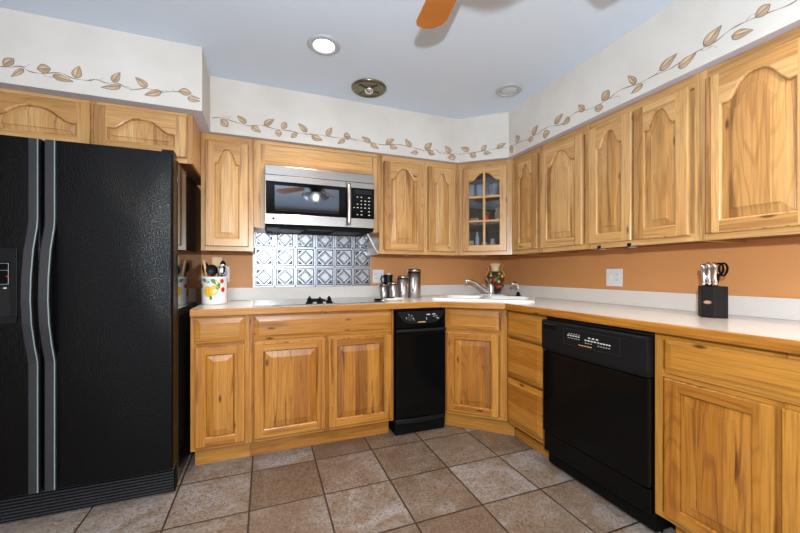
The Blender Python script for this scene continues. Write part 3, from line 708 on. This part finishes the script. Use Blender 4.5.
# ------------------------------------------------------------------ dishwasher (local frame as the right wall)
dw = thing('dishwasher', 'black built-in dishwasher between the drawer stack and the right base cabinet', 'dishwasher', (0, -1.249, 0), -PI/2)
MB().box(.004, .611, -.585, -.024, .02, .866, M_BLKM).build('tub', None, dw)
b = MB(); b.box(.006, .609, -.632, -.588, .212, .672, M_BLK); b.build('door', None, dw, .005, 3)
b = MB(); b.prism([(-.588, .676), (-.632, .676), (-.640, .70), (-.640, .842), (-.634, .850), (-.588, .850)], .006, .609, M_BLKP, axis='x'); cp = b.build('control_panel', None, dw, .003)
b = MB(); b.box(.022, .115, -.6408, -.640, .802, .828, M_BLKM); b.box(.022, .115, -.643, -.640, .828, .833, M_BLKH); b.build('latch', None, cp)
b = MB(); rnd = random.Random(2); Yp = -.6405
for z in (.822, .742): b.box(.165, .489, Yp-.0006, Yp+.001, z, z+.0012, M_BLKH)
for x in (.165, .488): b.box(x, x+.0012, Yp-.0006, Yp+.001, .742, .8232, M_BLKH)
for x0, z0, n, dx, w in ((.155, .800, 5, .014, .009), (.148, .782, 5, .015, .012), (.150, .764, 6, .012, .008), (.255, .790, 3, .02, .014), (.238, .768, 5, .016, .013), (.300, .766, 5, .013, .011), (.240, .748, 3, .014, .009), (.300, .744, 5, .013, .008)):
    xa, za = .165+(x0-.125)*1.2, .745+(z0-.713)*.62
    for k in range(n): b.box(xa+k*dx*1.1, xa+k*dx*1.1+w*.9, Yp-.0008, Yp+.001, za, za+(.0055 if w > .010 else .003), M_PRINT if w > .010 else M_GREY)
for k in range(5): b.box(.265+k*.016, .277+k*.016, Yp-.0008, Yp+.001, .750, .753, M_GOLDP)
b.build('control_markings', None, cp)
b = MB(); b.box(.006, .609, -.622, -.588, .098, .205, M_BLK); b.build('lower_panel', None, dw, .004)
b = MB(); b.box(.010, .605, -.54, -.53, .002, .095, M_BLKM); b.build('toe_kick', None, dw)
b = MB(); b.box(.001, .614, -.598, -.588, .852, .872, M_SEAM); b.build('top_gap_strip', None, dw)

# ------------------------------------------------------------------ trash compactor
tc = thing('trash_compactor', 'narrow black trash compactor between the cooktop cabinet and the sink cabinet', 'trash compactor', (-1.3095, 0, 0))
MB().box(.006, .388, -.585, -.024, .06, .862, M_BLKM).build('case', None, tc)
b = MB(); b.box(.010, .386, -.618, -.587, .735, .862, M_BLK); cpn = b.build('control_panel', None, tc, .005, 3)
b = MB(); n = 24; pts = [(.022, .850), (.374, .850)]
for k in range(n+1):
    u = 1-k/n; x = .022+.352*u; pts.append((x, .765+.075*abs(2*u-1)**5))
b.prism(pts, -.6215, -.618, M_BLKP, axis='y'); b.build('curved_fascia', None, cpn)
b = MB(); Yc = -.622
b.lathe([(.019, 0), (.019, .0015)], M_BLKH, 20, (0, 0, 0), M=Matrix.Translation((.11, Yc, .805)) @ Matrix.Rotation(PI/2, 4, 'X'))
for x, z, w, h in ((.080, .800, .004, .012), (.098, .826, .005, .008), (.118, .82, .006, .006), (.128, .800, .010, .006), (.135, .790, .006, .005), (.235, .822, .026, .008), (.278, .824, .024, .007), (.285, .81, .012, .004), (.312, .795, .018, .006), (.305, .812, .012, .004), (.232, .79, .004, .016)):
    b.box(x, x+w, Yc-.0012, Yc, z, z+h, M_PRINT)
for k in range(6): b.box(.168+k*.010, .176+k*.010, Yc-.0012, Yc, .772, .779, M_GOLDP)
b.build('control_markings', None, cpn)
b = MB(); b.prism([(-.587, .700), (-.618, .700), (-.632, .716), (-.628, .729), (-.587, .731)], .010, .386, M_BLKP, axis='x'); b.build('drawer_handle', None, tc, .003)
b = MB(); b.box(.010, .386, -.620, -.587, .118, .698, M_BLK); b.build('drawer', None, tc, .005, 3)
b = MB(); pts = [(.008, -.587), (.008, -.612)]+[(.008+.380*k/16, -.612-.022*math.sin(PI*k/16)) for k in range(1, 16)]+[(.388, -.612), (.388, -.587)]
b.prism(pts, .082, .112, M_BLKP); b.build('foot_pedal', None, tc, .004)
MB().box(.010, .386, -.600, -.30, .001, .080, M_BLKM).build('plinth', None, tc, .003)

# ------------------------------------------------------------------ microwave
mw = thing('microwave', 'stainless over-the-range microwave above the tin backsplash', 'microwave', (-2.134, 0, 1.430))
MB().box(.0, .742, -.385, -.012, 0, .400, M_BLKM).build('case', None, mw)
b = MB(); b.prism([(-.386, .334), (-.404, .334), (-.404, .395), (-.397, .400), (-.386, .400)], 0, .742, M_SS, axis='x'); b.build('vent_strip', None, mw, .002)
b = MB(); F0, F1 = -.408, -.386
b.box(0, .534, F0, F1, .010, .076, M_SS); b.box(0, .534, F0, F1, .290, .331, M_SS); b.box(0, .006, F0, F1, .076, .290, M_SS)
b.box(.006, .534, -.405, F1, .076, .290, M_BLK); dr = b.build('door', None, mw, .0015)
b = MB(); b.box(.060, .485, -.4062, -.405, .098, .266, M_MWG); b.build('door_window', None, dr)
b = MB(); rs = []
for k in range(13):
    z = .022+.295*k/12; o = .430+.012*math.sin(PI*k/12)
    rs.append([(.5365+(.031)*(.5-.5*math.cos(PI*j/6)), -(o-.014+.016*math.sin(PI*j/6)), z) for j in range(7)])
b.rings(rs, M_SSV, True, True, True, True); b.box(.543, .561, -.428, -.407, .03, .05, M_SSV); b.box(.543, .561, -.428, -.407, .29, .31, M_SSV); b.build('handle', None, dr)
b = MB(); b.box(.5355, .742, F0, F1, .010, .076, M_SS); b.box(.5355, .742, F0, F1, .292, .331, M_SS); b.box(.5355, .742, -.406, F1, .076, .292, M_BLK); pn = b.build('control_panel', None, mw, .0015)
b = MB(); rnd = random.Random(9)
b.box(.600, .722, -.4072, -.406, .250, .280, M_BLKP)
for r in range(6):
    for c in range(4):
        if rnd.random() < .1: continue
        b.box(.612+c*.028, .612+c*.028+rnd.uniform(.008, .014), -.4068, -.406, .100+r*.025, .106+r*.025, M_GREY)
b.build('button_markings', None, pn)
b = MB(); b.box(.590, .594, -.4075, -.406, .150, .154, plain('amber_indicator', (.8, .6, .05), .3, emit=(1, .7, .05), es=2)); b.build('indicator_light', None, pn)
b = MB(); b.lathe([(.0085, 0), (.0085, .0012)], M_BLKP, 20, M=Matrix.Translation((.052, -.408, .045)) @ Matrix.Rotation(PI/2, 4, 'X')); b.build('logo_disc', None, dr)
text_mesh('logo_lettering', 'LG', .020, M_GREY, dr, Matrix.Translation((.078, -.4082, .045)) @ FRONT)
b = MB(); b.box(.005, .737, -.395, -.012, -.012, -.001, M_BLKM)
for x in (.05, .47): b.box(x, x+.20, -.33, -.12, -.016, -.012, M_BLKP)
b.box(.27, .45, -.385, -.355, -.020, -.012, M_BLKP); b.box(.01, .09, -.39, -.33, -.03, -.012, M_BLKP)
b.build('underside_grille', None, mw)
cdm = MB().tube([(-1.43, -.355, 1.405), (-1.40, -.350, 1.355), (-1.37, -.335, 1.305), (-1.335, -.31, 1.268), (-1.325, -.30, 1.2715)], .006, M_WHITE, 10)
tag(cdm.build('power_cord'), 'short white cord running from beneath the microwave to the cabinet bottom', 'cord')

# ------------------------------------------------------------------ pressed tin backsplash
def tin():
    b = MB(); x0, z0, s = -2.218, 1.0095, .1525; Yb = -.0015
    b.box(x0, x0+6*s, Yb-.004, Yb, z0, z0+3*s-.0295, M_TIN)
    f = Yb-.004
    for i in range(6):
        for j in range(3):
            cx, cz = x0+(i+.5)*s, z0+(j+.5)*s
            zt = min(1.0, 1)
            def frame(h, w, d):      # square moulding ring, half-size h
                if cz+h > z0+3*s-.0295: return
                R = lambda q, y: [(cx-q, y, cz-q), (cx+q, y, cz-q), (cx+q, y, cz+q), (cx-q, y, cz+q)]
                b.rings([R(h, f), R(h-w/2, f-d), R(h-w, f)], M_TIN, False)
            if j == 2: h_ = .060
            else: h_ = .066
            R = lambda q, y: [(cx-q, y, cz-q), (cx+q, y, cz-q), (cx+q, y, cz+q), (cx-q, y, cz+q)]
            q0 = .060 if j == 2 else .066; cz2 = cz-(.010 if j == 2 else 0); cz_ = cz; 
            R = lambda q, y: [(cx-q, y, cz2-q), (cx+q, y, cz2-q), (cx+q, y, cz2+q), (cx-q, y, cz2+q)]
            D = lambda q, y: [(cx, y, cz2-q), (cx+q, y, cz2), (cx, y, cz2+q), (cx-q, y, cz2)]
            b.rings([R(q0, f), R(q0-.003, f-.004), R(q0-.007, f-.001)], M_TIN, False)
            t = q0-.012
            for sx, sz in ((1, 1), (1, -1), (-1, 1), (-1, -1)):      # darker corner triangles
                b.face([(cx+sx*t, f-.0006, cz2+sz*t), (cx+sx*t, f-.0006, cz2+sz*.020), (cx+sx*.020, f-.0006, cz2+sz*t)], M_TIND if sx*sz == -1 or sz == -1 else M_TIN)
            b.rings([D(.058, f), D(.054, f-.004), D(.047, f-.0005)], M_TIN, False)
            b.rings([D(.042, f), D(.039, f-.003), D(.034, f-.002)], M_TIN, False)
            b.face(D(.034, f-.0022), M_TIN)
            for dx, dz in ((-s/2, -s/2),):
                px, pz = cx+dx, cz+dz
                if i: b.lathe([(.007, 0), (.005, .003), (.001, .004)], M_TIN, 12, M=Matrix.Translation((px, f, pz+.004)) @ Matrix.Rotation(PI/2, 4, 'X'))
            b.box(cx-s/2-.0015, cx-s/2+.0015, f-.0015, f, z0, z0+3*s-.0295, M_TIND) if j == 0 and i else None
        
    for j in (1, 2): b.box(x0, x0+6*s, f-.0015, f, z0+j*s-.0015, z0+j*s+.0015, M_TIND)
    o = b.build('tin_backsplash'); tag(o, 'silver pressed-tin backsplash panel of diamond tiles behind the cooktop', 'backsplash')
tin()

# ------------------------------------------------------------------ wall plates
def plate(name, label, loc, rz, gangs, cat='outlet'):
    t = thing(name, label, cat, loc, rz); w = .07 if len(gangs) == 1 else (.098 if gangs == 'oo' else .114)
    MB().box(-w/2, w/2, -.0065, -.0012, 0, .114, M_WHITE).build('cover_plate', None, t, .002)
    for k, g in enumerate(gangs):
        x = 0 if len(gangs) == 1 else (-.023+.046*k)
        if g == 'o':
            for z in (.038, .076):
                b = MB(); b.prism(rrect(x, z, .016, .013, .010), -.0080, -.0066, M_WHITE, axis='y')
                b.box(x-.007, x-.005, -.0083, -.0080, z-.002, z+.007, M_BLKM); b.box(x+.005, x+.007, -.0083, -.0080, z-.002, z+.006, M_BLKM); b.build('socket', None, t)
        else:
            b = MB(); b.box(x-.005, x+.005, -.008, -.0066, .045, .069, M_WHITE); b.box(x-.003, x+.003, -.016, -.008, .056, .066, M_WHITE)
            b.build('toggle_switch', None, t)
            for z in (.022, .092): MB().lathe([(.003, 0), (.002, .001)], M_GREY, 10, M=Matrix.Translation((x, -.0066, z)) @ Matrix.Rotation(PI/2, 4, 'X')).build('screw', None, t)
plate('wall_outlet', 'white double outlet plate on the orange back wall left of the canisters', (-1.237, 0, 1.030), 0, 'oo')
plate('switch_and_outlet_plate', 'white double plate with switch and outlet on the orange right wall', (0, -1.213, 1.030), -PI/2, 'so')
plate('wall_outlet', 'white plate half hidden behind the utensil crock', (-2.412, 0, 1.050), 0, 'o')

# ------------------------------------------------------------------ utensil crock and what stands in it
CX, CY, CZ = -2.442, -.285, .9145
cr = thing('utensil_crock', 'white ceramic crock painted with lemons and cherries', 'crock', (CX, CY, CZ))
b = MB(); b.lathe([(.066, 0), (.072, .003), (.074, .02), (.076, .165), (.079, .172), (.078, .178), (.072, .178), (.070, .165), (.068, .012)], M_CER, 40); b.build('pot', None, cr)
def decal(b, a, z, ru, rv, m, rot=0, lift=.0008, pt=0):
    n = 20; pts = []
    for k in range(n):
        t = 2*PI*k/n; u, v = ru*math.cos(t), rv*math.sin(t)*(1-pt*math.cos(t))
        u, v = u*math.cos(rot)-v*math.sin(rot), u*math.sin(rot)+v*math.cos(rot)
        r = .0758+lift; aa = a+u/r; pts.append((r*math.cos(aa), r*math.sin(aa), z+v))
    b.face(pts, m)
b = MB(); A0 = -PI/2
for a, z, ru, rv, m, rot, pt, l in ((-.38, .085, .026, .034, M_YEL, .3, 0, .001), (.08, .092, .026, .034, M_YEL, -.3, 0, .0014), (-.15, .045, .008, .014, M_GRN, 0, 0, .0018),
      (.20, .142, .032, .012, M_GRN, -.6, .5, .001), (.42, .120, .022, .011, M_GRN, 1.2, .5, .0014), (-.55, .152, .026, .009, M_GRN, -.4, .5, .001),
      (.72, .150, .013, .014, M_RED, 0, 0, .001), (.80, .095, .013, .016, M_RED, 0, 0, .001), (-1.1, .12, .013, .014, M_RED, 0, 0, .001), (-1.5, .08, .024, .03, M_YEL, .2, 0, .001)):
    decal(b, A0+a, z, ru, rv, m, rot, l, pt)
b.build('fruit_decoration', None, cr)
UG = None
def utensil(name, label, cat, base, tip, build):
    t = thing(name, label, cat, (CX+base[0], CY+base[1], CZ+.022+base[2]))
    d = Vector(tip)-Vector(base); ln = d.length; q = Vector((0, 0, 1)).rotation_difference(d.normalized()).to_matrix().to_4x4()
    build(t, ln, q); return t
def spat(t, ln, q):
    MB().tube([q @ Vector((0, 0, 0)), q @ Vector((0, 0, ln*.72))], .006, M_LW, 10).build('handle', None, t)
    b = MB(); P = [(-.008, ln*.70), (.008, ln*.70), (.028, ln*.80), (.030, ln), (-.030, ln), (-.028, ln*.80)]
    b.prism(P, -.003, .003, M_LW, axis='y'); bmesh.ops.transform(b.b, matrix=q, verts=b.b.verts); b.build('blade', None, t, .001)
def spoonf(m, hm, rw=.026, rl=.038, slot=False):
    def f(t, ln, q):
        MB().tube([q @ Vector((0, 0, 0)), q @ Vector((0, 0, ln-rl*1.6))], .0055, hm, 10).build('handle', None, t)
        b = MB(); rs = []
        for k in range(7):
            s = k/6; a = s*PI/2*.98
            rs.append([(rw*math.cos(a)*math.cos(2*PI*j/20), .014*math.sin(a)-.004, ln-rl+rl*math.cos(a)*math.sin(2*PI*j/20)) for j in range(20)])
        b.rings(rs, m, True, True, False, True); b.rings([rs[0], [(x*.92, y-.002, ln-rl+(z-ln+rl)*.92) for x, y, z in rs[0]]], m)
        bmesh.ops.transform(b.b, matrix=q, verts=b.b.verts); o = b.build('bowl', None, t); so_ = o.modifiers.new('s', 'SOLIDIFY'); so_.thickness = .002
    return f
utensil('wooden_spatula', 'flat square-ended wooden spatula standing at the back of the crock', 'utensil', (.0, .02, 0), (.010, .045, .285), spat)
utensil('wooden_spoon', 'plain wooden spoon handle leaning left in the crock', 'utensil', (-.02, 0, 0), (-.062, -.005, .262), lambda t, ln, q: MB().tube([q @ Vector((0, 0, 0)), q @ Vector((0, 0, ln))], [.006, .008], M_LW, 10).build('handle', None, t))
utensil('slotted_spoon', 'black utensil leaning furthest left in the crock, against the refrigerator side', 'utensil', (-.03, .02, 0), (-.060, .040, .250), spoonf(M_BLKP, M_BLKP, .022, .035))
utensil('ladle', 'round black ladle in the middle of the crock', 'utensil', (-.005, -.02, 0), (-.010, -.040, .235), spoonf(M_BLKP, M_BLKP, .036, .036))
utensil('serving_spoon', 'black serving spoon with a shiny bowl at the right of the crock', 'utensil', (.03, -.01, 0), (.050, -.012, .240), spoonf(M_CHR, M_BLKP, .026, .036))
utensil('pasta_server', 'tall black kitchen spoon at the back right of the crock', 'utensil', (.03, .03, 0), (.048, .03, .262), spoonf(M_BLKP, M_BLKP, .018, .03))

# ------------------------------------------------------------------ canisters and the things by them
def canister(x, y, r, h, label, window=True):
    t = thing('canister', label, 'canister', (x, y, .9145), 0, 'steel canisters')
    MB().lathe([(r*.96, 0), (r, .003), (r, h*.86)], M_SSV, 36).build('body', None, t)
    MB().lathe([(r*1.02, h*.862), (r*1.04, h*.87), (r*1.04, h*.888), (r*1.0, h*.895)], M_BLKP, 36).build('seal', None, t)
    MB().lathe([(r*1.0, h*.896), (r*1.02, h*.90), (r*1.02, h*.955), (r*.96, h*.98), (r*.7, h*.992), (r*.2, h)], M_SS, 36).build('lid', None, t)
    if window:
        b = MB(); a0 = -PI/2-.55; n = 24; pts = []
        for k in range(n):
            tt = 2*PI*k/n; a = a0+.26*math.cos(tt); z = h*.5+h*.27*math.sin(tt)*(1 if abs(math.sin(tt)) < .99 else 1); rr = r+.0012
            pts.append((rr*math.cos(a), rr*math.sin(a), z))
        b.face(pts, M_GLASS if False else M_BLKP)
        pts2 = [((r+.0018)*math.cos(a0+.17*math.cos(2*PI*k/n)), (r+.0018)*math.sin(a0+.17*math.cos(2*PI*k/n)), h*.5+h*.22*math.sin(2*PI*k/n)) for k in range(n)]
        b.face(pts2, M_WHITE); b.build('window', None, t)
    b = MB(); a = -PI/2-1.25; ca, sa = math.cos(a), math.sin(a); rr = r+.004
    b.tube([(rr*ca, rr*sa, h*.84), ((rr+.012)*ca, (rr+.012)*sa, h*.80), ((rr+.016)*ca, (rr+.016)*sa, h*.88), ((rr+.006)*ca, (rr+.006)*sa, h*.96), (r*.9*ca, r*.9*sa, h*.965)], .0022, M_CHR, 8)
    b.build('wire_clamp', None, t); return t
canister(-.990, -.20, .054, .236, 'tallest stainless canister with a black seal, at the right of the row')
canister(-1.095, -.215, .044, .180, 'second tallest stainless canister, immediately left of the tallest')
canister(-1.193, -.265, .033, .130, 'small stainless canister, third from the right in the row', False)
canister(-1.262, -.225, .030, .115, 'smallest stainless canister at the left end of the row', False)
pt = thing('steel_pitcher', 'dark steel pitcher with a loop handle standing behind the small canisters', 'pitcher', (-1.186, -.115, .9145))
MB().lathe([(.040, 0), (.042, .01), (.040, .10), (.034, .155), (.040, .185), (.038, .188), (.030, .156), (.03, .02)], M_BLKP, 28).build('body', None, pt)
MB().lathe([(.016, .170), (.018, .18), (.018, .192), (.010, .20)], M_CER, 20, (.002, -.012, 0)).build('lid_knob', None, pt)
MB().tube([(-.038, -.01, .17), (-.062, -.02, .178), (-.070, -.024, .15), (-.058, -.018, .125), (-.040, -.012, .12)], .005, M_BLKM, 10).build('handle', None, pt)

dh = thing('spoon_rest_dish', 'shallow white oval dish on the counter before the canisters', 'dish', (-1.262, -.455, .9148))
b = MB(); rs = []
for k, z in ((.55, 0), (.60, .001), (.9, .012), (1, .018), (1.01, .019), (.97, .0185), (.88, .013), (.55, .004)):
    rs.append([(.088*k*math.cos(2*PI*j/40), .055*k*math.sin(2*PI*j/40), z) for j in range(40)])
b.rings(rs, M_CER, True, True, True, True); b.build('dish', None, dh)
sn = thing('black_spoon', 'black plastic spoon lying from the white dish onto the cooktop', 'utensil', (-1.375, -.468, .9215))
b = MB(); b.tube([(.02, .004, .013), (.07, .010, .0175), (.12, .015, .016)], [.004, .005, .004], M_BLKM, 8); b.build('handle', None, sn)
b = MB(); b.prism([(.026, .008), (.016, .022), (-.014, .028), (-.034, .022), (-.026, .006), (-.036, -.006), (-.014, -.018), (.016, -.010)], .001, .012, M_BLKM); b.build('head', None, sn, .003)

# ------------------------------------------------------------------ knife block and knives
KX, KY = -.215, -1.865
kb = thing('knife_block', 'angular black knife block with a small oval badge on the right counter', 'knife block', (KX, KY, .9148))
wp = [(-.262, -1.848), (-.254, -1.894), (-.212, -1.925), (-.155, -1.865), (-.200, -1.800)]
plan = [(x-KX, y-KY) for x, y in wp]
b = MB(); b.prism(plan, 0, .142, plain('black_wood_block', (.009, .007, .006), .55, spec=.2)); b.build('block', None, kb, .002)
A_, B_ = Vector(plan[0]), Vector(plan[1]); e_ = (B_-A_).normalized(); n_ = Vector((e_.y, -e_.x)); n_ = n_ if n_.x < 0 else -n_
mid = (A_+B_)/2
def kbp(u, z, o): q = mid+e_*u+n_*o; return (q.x, q.y, z)
b = MB()
for s, o, m in ((1, .0012, M_SS), (.78, .0018, plain('badge_copper', (.45, .22, .14), .4))):
    b.face([kbp(.016*s*math.cos(2*PI*k/24), .070+.009*s*math.sin(2*PI*k/24), o) for k in range(24)], m)
b.build('badge', None, kb)
ds = {0: 'leftmost', 1: 'second from the left', 2: 'third from the left', 3: 'fourth from the left, behind the front row'}
spots = [(-.034, .010, .100), (-.029, -.009, .106), (-.022, -.028, .106), (-.008, .014, .100)]
for k, (x, y, h) in enumerate(spots):
    t = thing('steak_knife', 'steel-handled knife in the black block, %s' % ds[k], 'knife', (KX+x, KY+y, .9148+.1425), 0, 'knives in the block')
    b = MB(); ctr = [(-.004*math.sin(j/8*PI*2)-.012*(j/8), .004*(j/8), h*j/8) for j in range(9)]
    b.tube(ctr, [.0065, .008, .0072, .006, .0062, .008, .009, .0095, .0065], M_CHR, 12, True, 1.1)
    b.build('handle', None, t)
    b = MB(); b.tube([(c[0]+.0062, c[1]+.004, c[2]) for c in ctr[:8]], .0058, M_BLKM, 8); b.build('handle_inlay', None, t)
t = thing('kitchen_scissors', 'black-handled kitchen scissors in the knife block, right of the knives', 'scissors', (KX+.006, KY-.018, .9148+.1425))
for s in (0, 1):
    b = MB(); o = .0+s*.018; n = 22
    loop = [(.012+o*.6+.016*math.cos(2*PI*k/n)*(.7+.3*math.sin(2*PI*k/n)), -.010*s-.010*math.cos(2*PI*k/n), .076+.028*math.sin(2*PI*k/n)) for k in range(n+1)]
    b.tube(loop, .0045, M_BLKM, 8); b.tube([(-.004, .002, 0), (.002+o*.4, 0, .055)], .0055, M_BLKM, 8); b.build('finger_loop', None, t)

# ------------------------------------------------------------------ things inside the corner glass cabinet
def cabthing(name, label, cat, x, y, z, prof, m, extra=None, group=None):
    b = MB(); b.lathe(prof, m, 24); o = b.build(name, None, None); o.location = (x, y, z); tag(o, label, cat, group)
    return o
Z0, Z1, Z2 = ZU+.0305, ZU+.2605, ZU+.4705
glassy = plain('pale_blue_glassware', (.50, .55, .62), .15); cab_red = M_RED
for k, (x, y, w) in enumerate(((-.50, -.26, 'left of the centre bar'), (-.415, -.30, 'just right of the centre bar'), (-.335, -.37, 'at the right'))):
    cabthing('drinking_glass', 'pale tall glass on the corner cabinet top shelf, %s' % w, 'glass', x, y, Z2, [(.030, 0), (.033, .004), (.040, .13), (.038, .131), (.030, .01)], glassy, None, 'glasses on the top shelf')
cabthing('food_tin', 'red tin with a green lid on the middle shelf of the corner cabinet', 'tin', -.385, -.33, Z1, [(.038, 0), (.040, .002), (.040, .085), (.036, .090)], M_RED)
tag(MB().lathe([(.041, 0), (.041, .018), (.036, .02)], M_GRN, 24).build('tin_lid', None, bpy.data.objects['food_tin']), None, None).location = (0, 0, .0905)
b = MB(); b.box(-.055, .055, -.035, .035, 0, .055, M_CRM); b.box(-.050, .050, -.0356, -.035, .015, .040, M_RED); o = b.build('food_box', None, None, .003); o.location = (-.490, -.275, Z1); o.rotation_euler = (0, 0, -.69)
tag(o, 'low cream box with red print on the middle shelf, left pane of the corner cabinet', 'box')
cabthing('spice_jar', 'pale jar on the middle shelf of the corner cabinet at the right', 'jar', -.318, -.405, Z1, [(.024, 0), (.026, .004), (.026, .10), (.018, .112), (.020, .135), (.018, .138)], M_CRM)
for x, y, prof, m, lab, nme in ((-.520, -.285, [(.034, 0), (.036, .003), (.038, .06), (.036, .061), (.032, .01)], M_CRM, 'short cream cup on the bottom shelf at the far left of the corner cabinet', 'cup'),
        (-.455, -.305, [(.018, 0), (.020, .003), (.020, .075), (.009, .095), (.009, .11)], glassy, 'slim blue-grey bottle on the bottom shelf left of the centre bar', 'bottle'),
        (-.400, -.330, [(.022, 0), (.024, .003), (.024, .05), (.022, .052)], M_CRM, 'short pale jar on the bottom shelf just right of the centre bar', 'jar'),
        (-.365, -.300, [(.022, 0), (.023, .003), (.023, .10), (.010, .12), (.011, .14)], M_BLKP, 'dark bottle at the back of the bottom shelf of the corner cabinet', 'bottle'),
        (-.352, -.378, [(.022, 0), (.022, .05), (.015, .06), (.016, .072)], M_WHITE, 'white-capped jar on the bottom shelf at the right of the corner cabinet', 'jar')):
    cabthing(nme, lab, nme, x, y, Z0, [(r, z*1.55) for r, z in prof], m)

# ------------------------------------------------------------------ under-cabinet puck lights
for x, y, lab in ((-1.10, -.295, 'under the two-door cabinet right of the microwave'), (-.47, -.42, 'under the corner glass cabinet'), (-.30, -1.37, 'under the paired wall cabinets, nearer the corner'), (-.30, -1.55, 'under the paired wall cabinets, nearer the camera')):
    t = thing('puck_light', 'small dark puck light ' + lab, 'light', (x, y, ZU+.0155), 0, 'under-cabinet puck lights')
    MB().lathe([(.028, -.0005), (.030, -.006), (.028, -.018), (.024, -.020)], M_BLKP, 24).build('housing', None, t)
    MB().lathe([(.021, -.0205), (.018, -.0225)], M_LENS, 20).build('lens', None, t)

# ------------------------------------------------------------------ ceiling fixtures
def downlight(x, y, label, lit):
    t = thing('recessed_light', label, 'ceiling light', (x, y, ZC-.0005), 0)
    MB().lathe([(.088, 0), (.088, -.004), (.080, -.009), (.062, -.010), (.056, -.006), (.054, -.001)], plain('grey_white_trim_ring', (.46, .49, .54), .4), 40, cap0=False, cap1=False).build('trim_ring', None, t)
    b = MB(); b.lathe([(.054, -.0015), (.054, -.004), (.04, -.0065), (.01, -.0075)], M_LAMP if lit else M_LENS, 36); b.build('lamp', None, t)
    return t
downlight(-1.833, -.926, 'lit round recessed ceiling light left of the bronze fixture', True)
downlight(-.585, -.891, 'unlit round recessed ceiling light above the corner, at the right', False)
sl = bpy.data.lights.new('overhead_spot', 'SPOT'); sl.energy = 50; sl.spot_size = 2.3; sl.spot_blend = .8; sl.shadow_soft_size = .05; sl.color = (1, .86, .68)
o = bpy.data.objects.new('overhead_spot', sl); C.objects.link(o); o.location = (-1.833, -.926, ZC-.03)
t = thing('bronze_ceiling_fixture', 'dark bronze round eyeball ceiling fixture near the back soffit', 'ceiling light', (-1.481, -.579, ZC-.0005))
b = MB(); b.lathe([(.118, 0), (.118, -.006), (.108, -.014), (.094, -.016), (.088, -.010)], M_BRZ, 48, cap0=False, cap1=False); b.build('rim', None, t)
b = MB(); b.lathe([(.089, -.010), (.080, -.004), (.066, -.003), (.064, -.010), (.054, -.012), (.048, -.004), (.036, -.003)], M_BRZ, 48, cap0=True, cap1=True); b.build('reflector_rings', None, t)
b = MB(); b.lathe([(.034, -.0035), (.032, -.018), (.022, -.032), (.008, -.038)], M_CHR, 32, (0, 0, 0)); b.build('eyeball', None, t)
for a in (.4, 2.0, 3.6, 5.2):
    b = MB(); b.box(.036, .084, -.006, .006, -.016, -.008, M_BRZ); bmesh.ops.transform(b.b, matrix=Matrix.Rotation(a, 4, 'Z'), verts=b.b.verts); b.build('spoke', None, t)

# ceiling fan
FX, FY, FZ = -1.582, -2.155, 2.13
fn = thing('ceiling_fan', 'ceiling fan with orange-brown wood blades, seen as a blade tip at the top edge', 'ceiling fan', (FX, FY, ZC-.001))
zz = FZ-ZC
MB().lathe([(.075, 0), (.072, -.03), (.03, -.05)], M_BRZ, 32).build('canopy', None, fn)
MB().lathe([(.014, -.04), (.014, zz+.09)], M_BRZ, 16).build('downrod', None, fn)
MB().lathe([(.05, zz+.10), (.11, zz+.08), (.125, zz+.04), (.12, zz+.0), (.08, zz-.03), (.06, zz-.06)], M_BRZ, 40).build('motor', None, fn)
for k in range(5):
    a = math.radians(83+72*k)
    R = Matrix.Rotation(a, 4, 'Z')
    b = MB(); b.box(.10, .20, -.016, .016, -.004, .004, M_BRZ); b.box(.19, .23, -.035, .035, -.004, .004, M_BRZ); o = b.build('blade_arm', None, fn, .001); o.location = (0, 0, zz+.0); o.rotation_euler = (0, 0, a)
    P = [(.20, -.050), (.53, -.066)]+[(.53+.055*math.sin(t), -.066*math.cos(t)) for t in [PI*j/10 for j in range(1, 10)] if True]+[(.53, .066), (.20, .050)]
    P = [(.20, -.050), (.555, -.066), (.585, -.052), (.602, -.018), (.600, .022), (.580, .056), (.555, .066), (.20, .050)]
    b = MB(); b.prism(P, -.011, -.0045, M_BLADE); o = b.build('blade', None, fn, .003); o.location = (0, 0, zz); o.rotation_euler = Matrix.Rotation(a, 4, 'Z').__matmul__(Matrix.Rotation(-.20, 4, 'X')).to_euler()
MB().lathe([(.062, zz-.061), (.070, zz-.075), (.070, zz-.095)], M_BRZ, 32).build('light_kit', None, fn)
b = MB(); b.lathe([(.070, zz-.095), (.150, zz-.100), (.158, zz-.110), (.140, zz-.140), (.095, zz-.168), (.04, zz-.182), (.006, zz-.185), (.006, zz-.182), (.04, zz-.179), (.094, zz-.165), (.138, zz-.138), (.154, zz-.110), (.148, zz-.103), (.070, zz-.098)], M_BOWL, 40); b.build('glass_bowl', None, fn)
MB().lathe([(.008, zz-.1855), (.010, zz-.193), (.004, zz-.203)], M_BRZ, 12).build('finial', None, fn)
MB().lathe([(.006, zz-.10), (.026, zz-.118), (.030, zz-.135), (.022, zz-.155), (.006, zz-.163)], M_BULB, 20).build('bulb', None, fn)
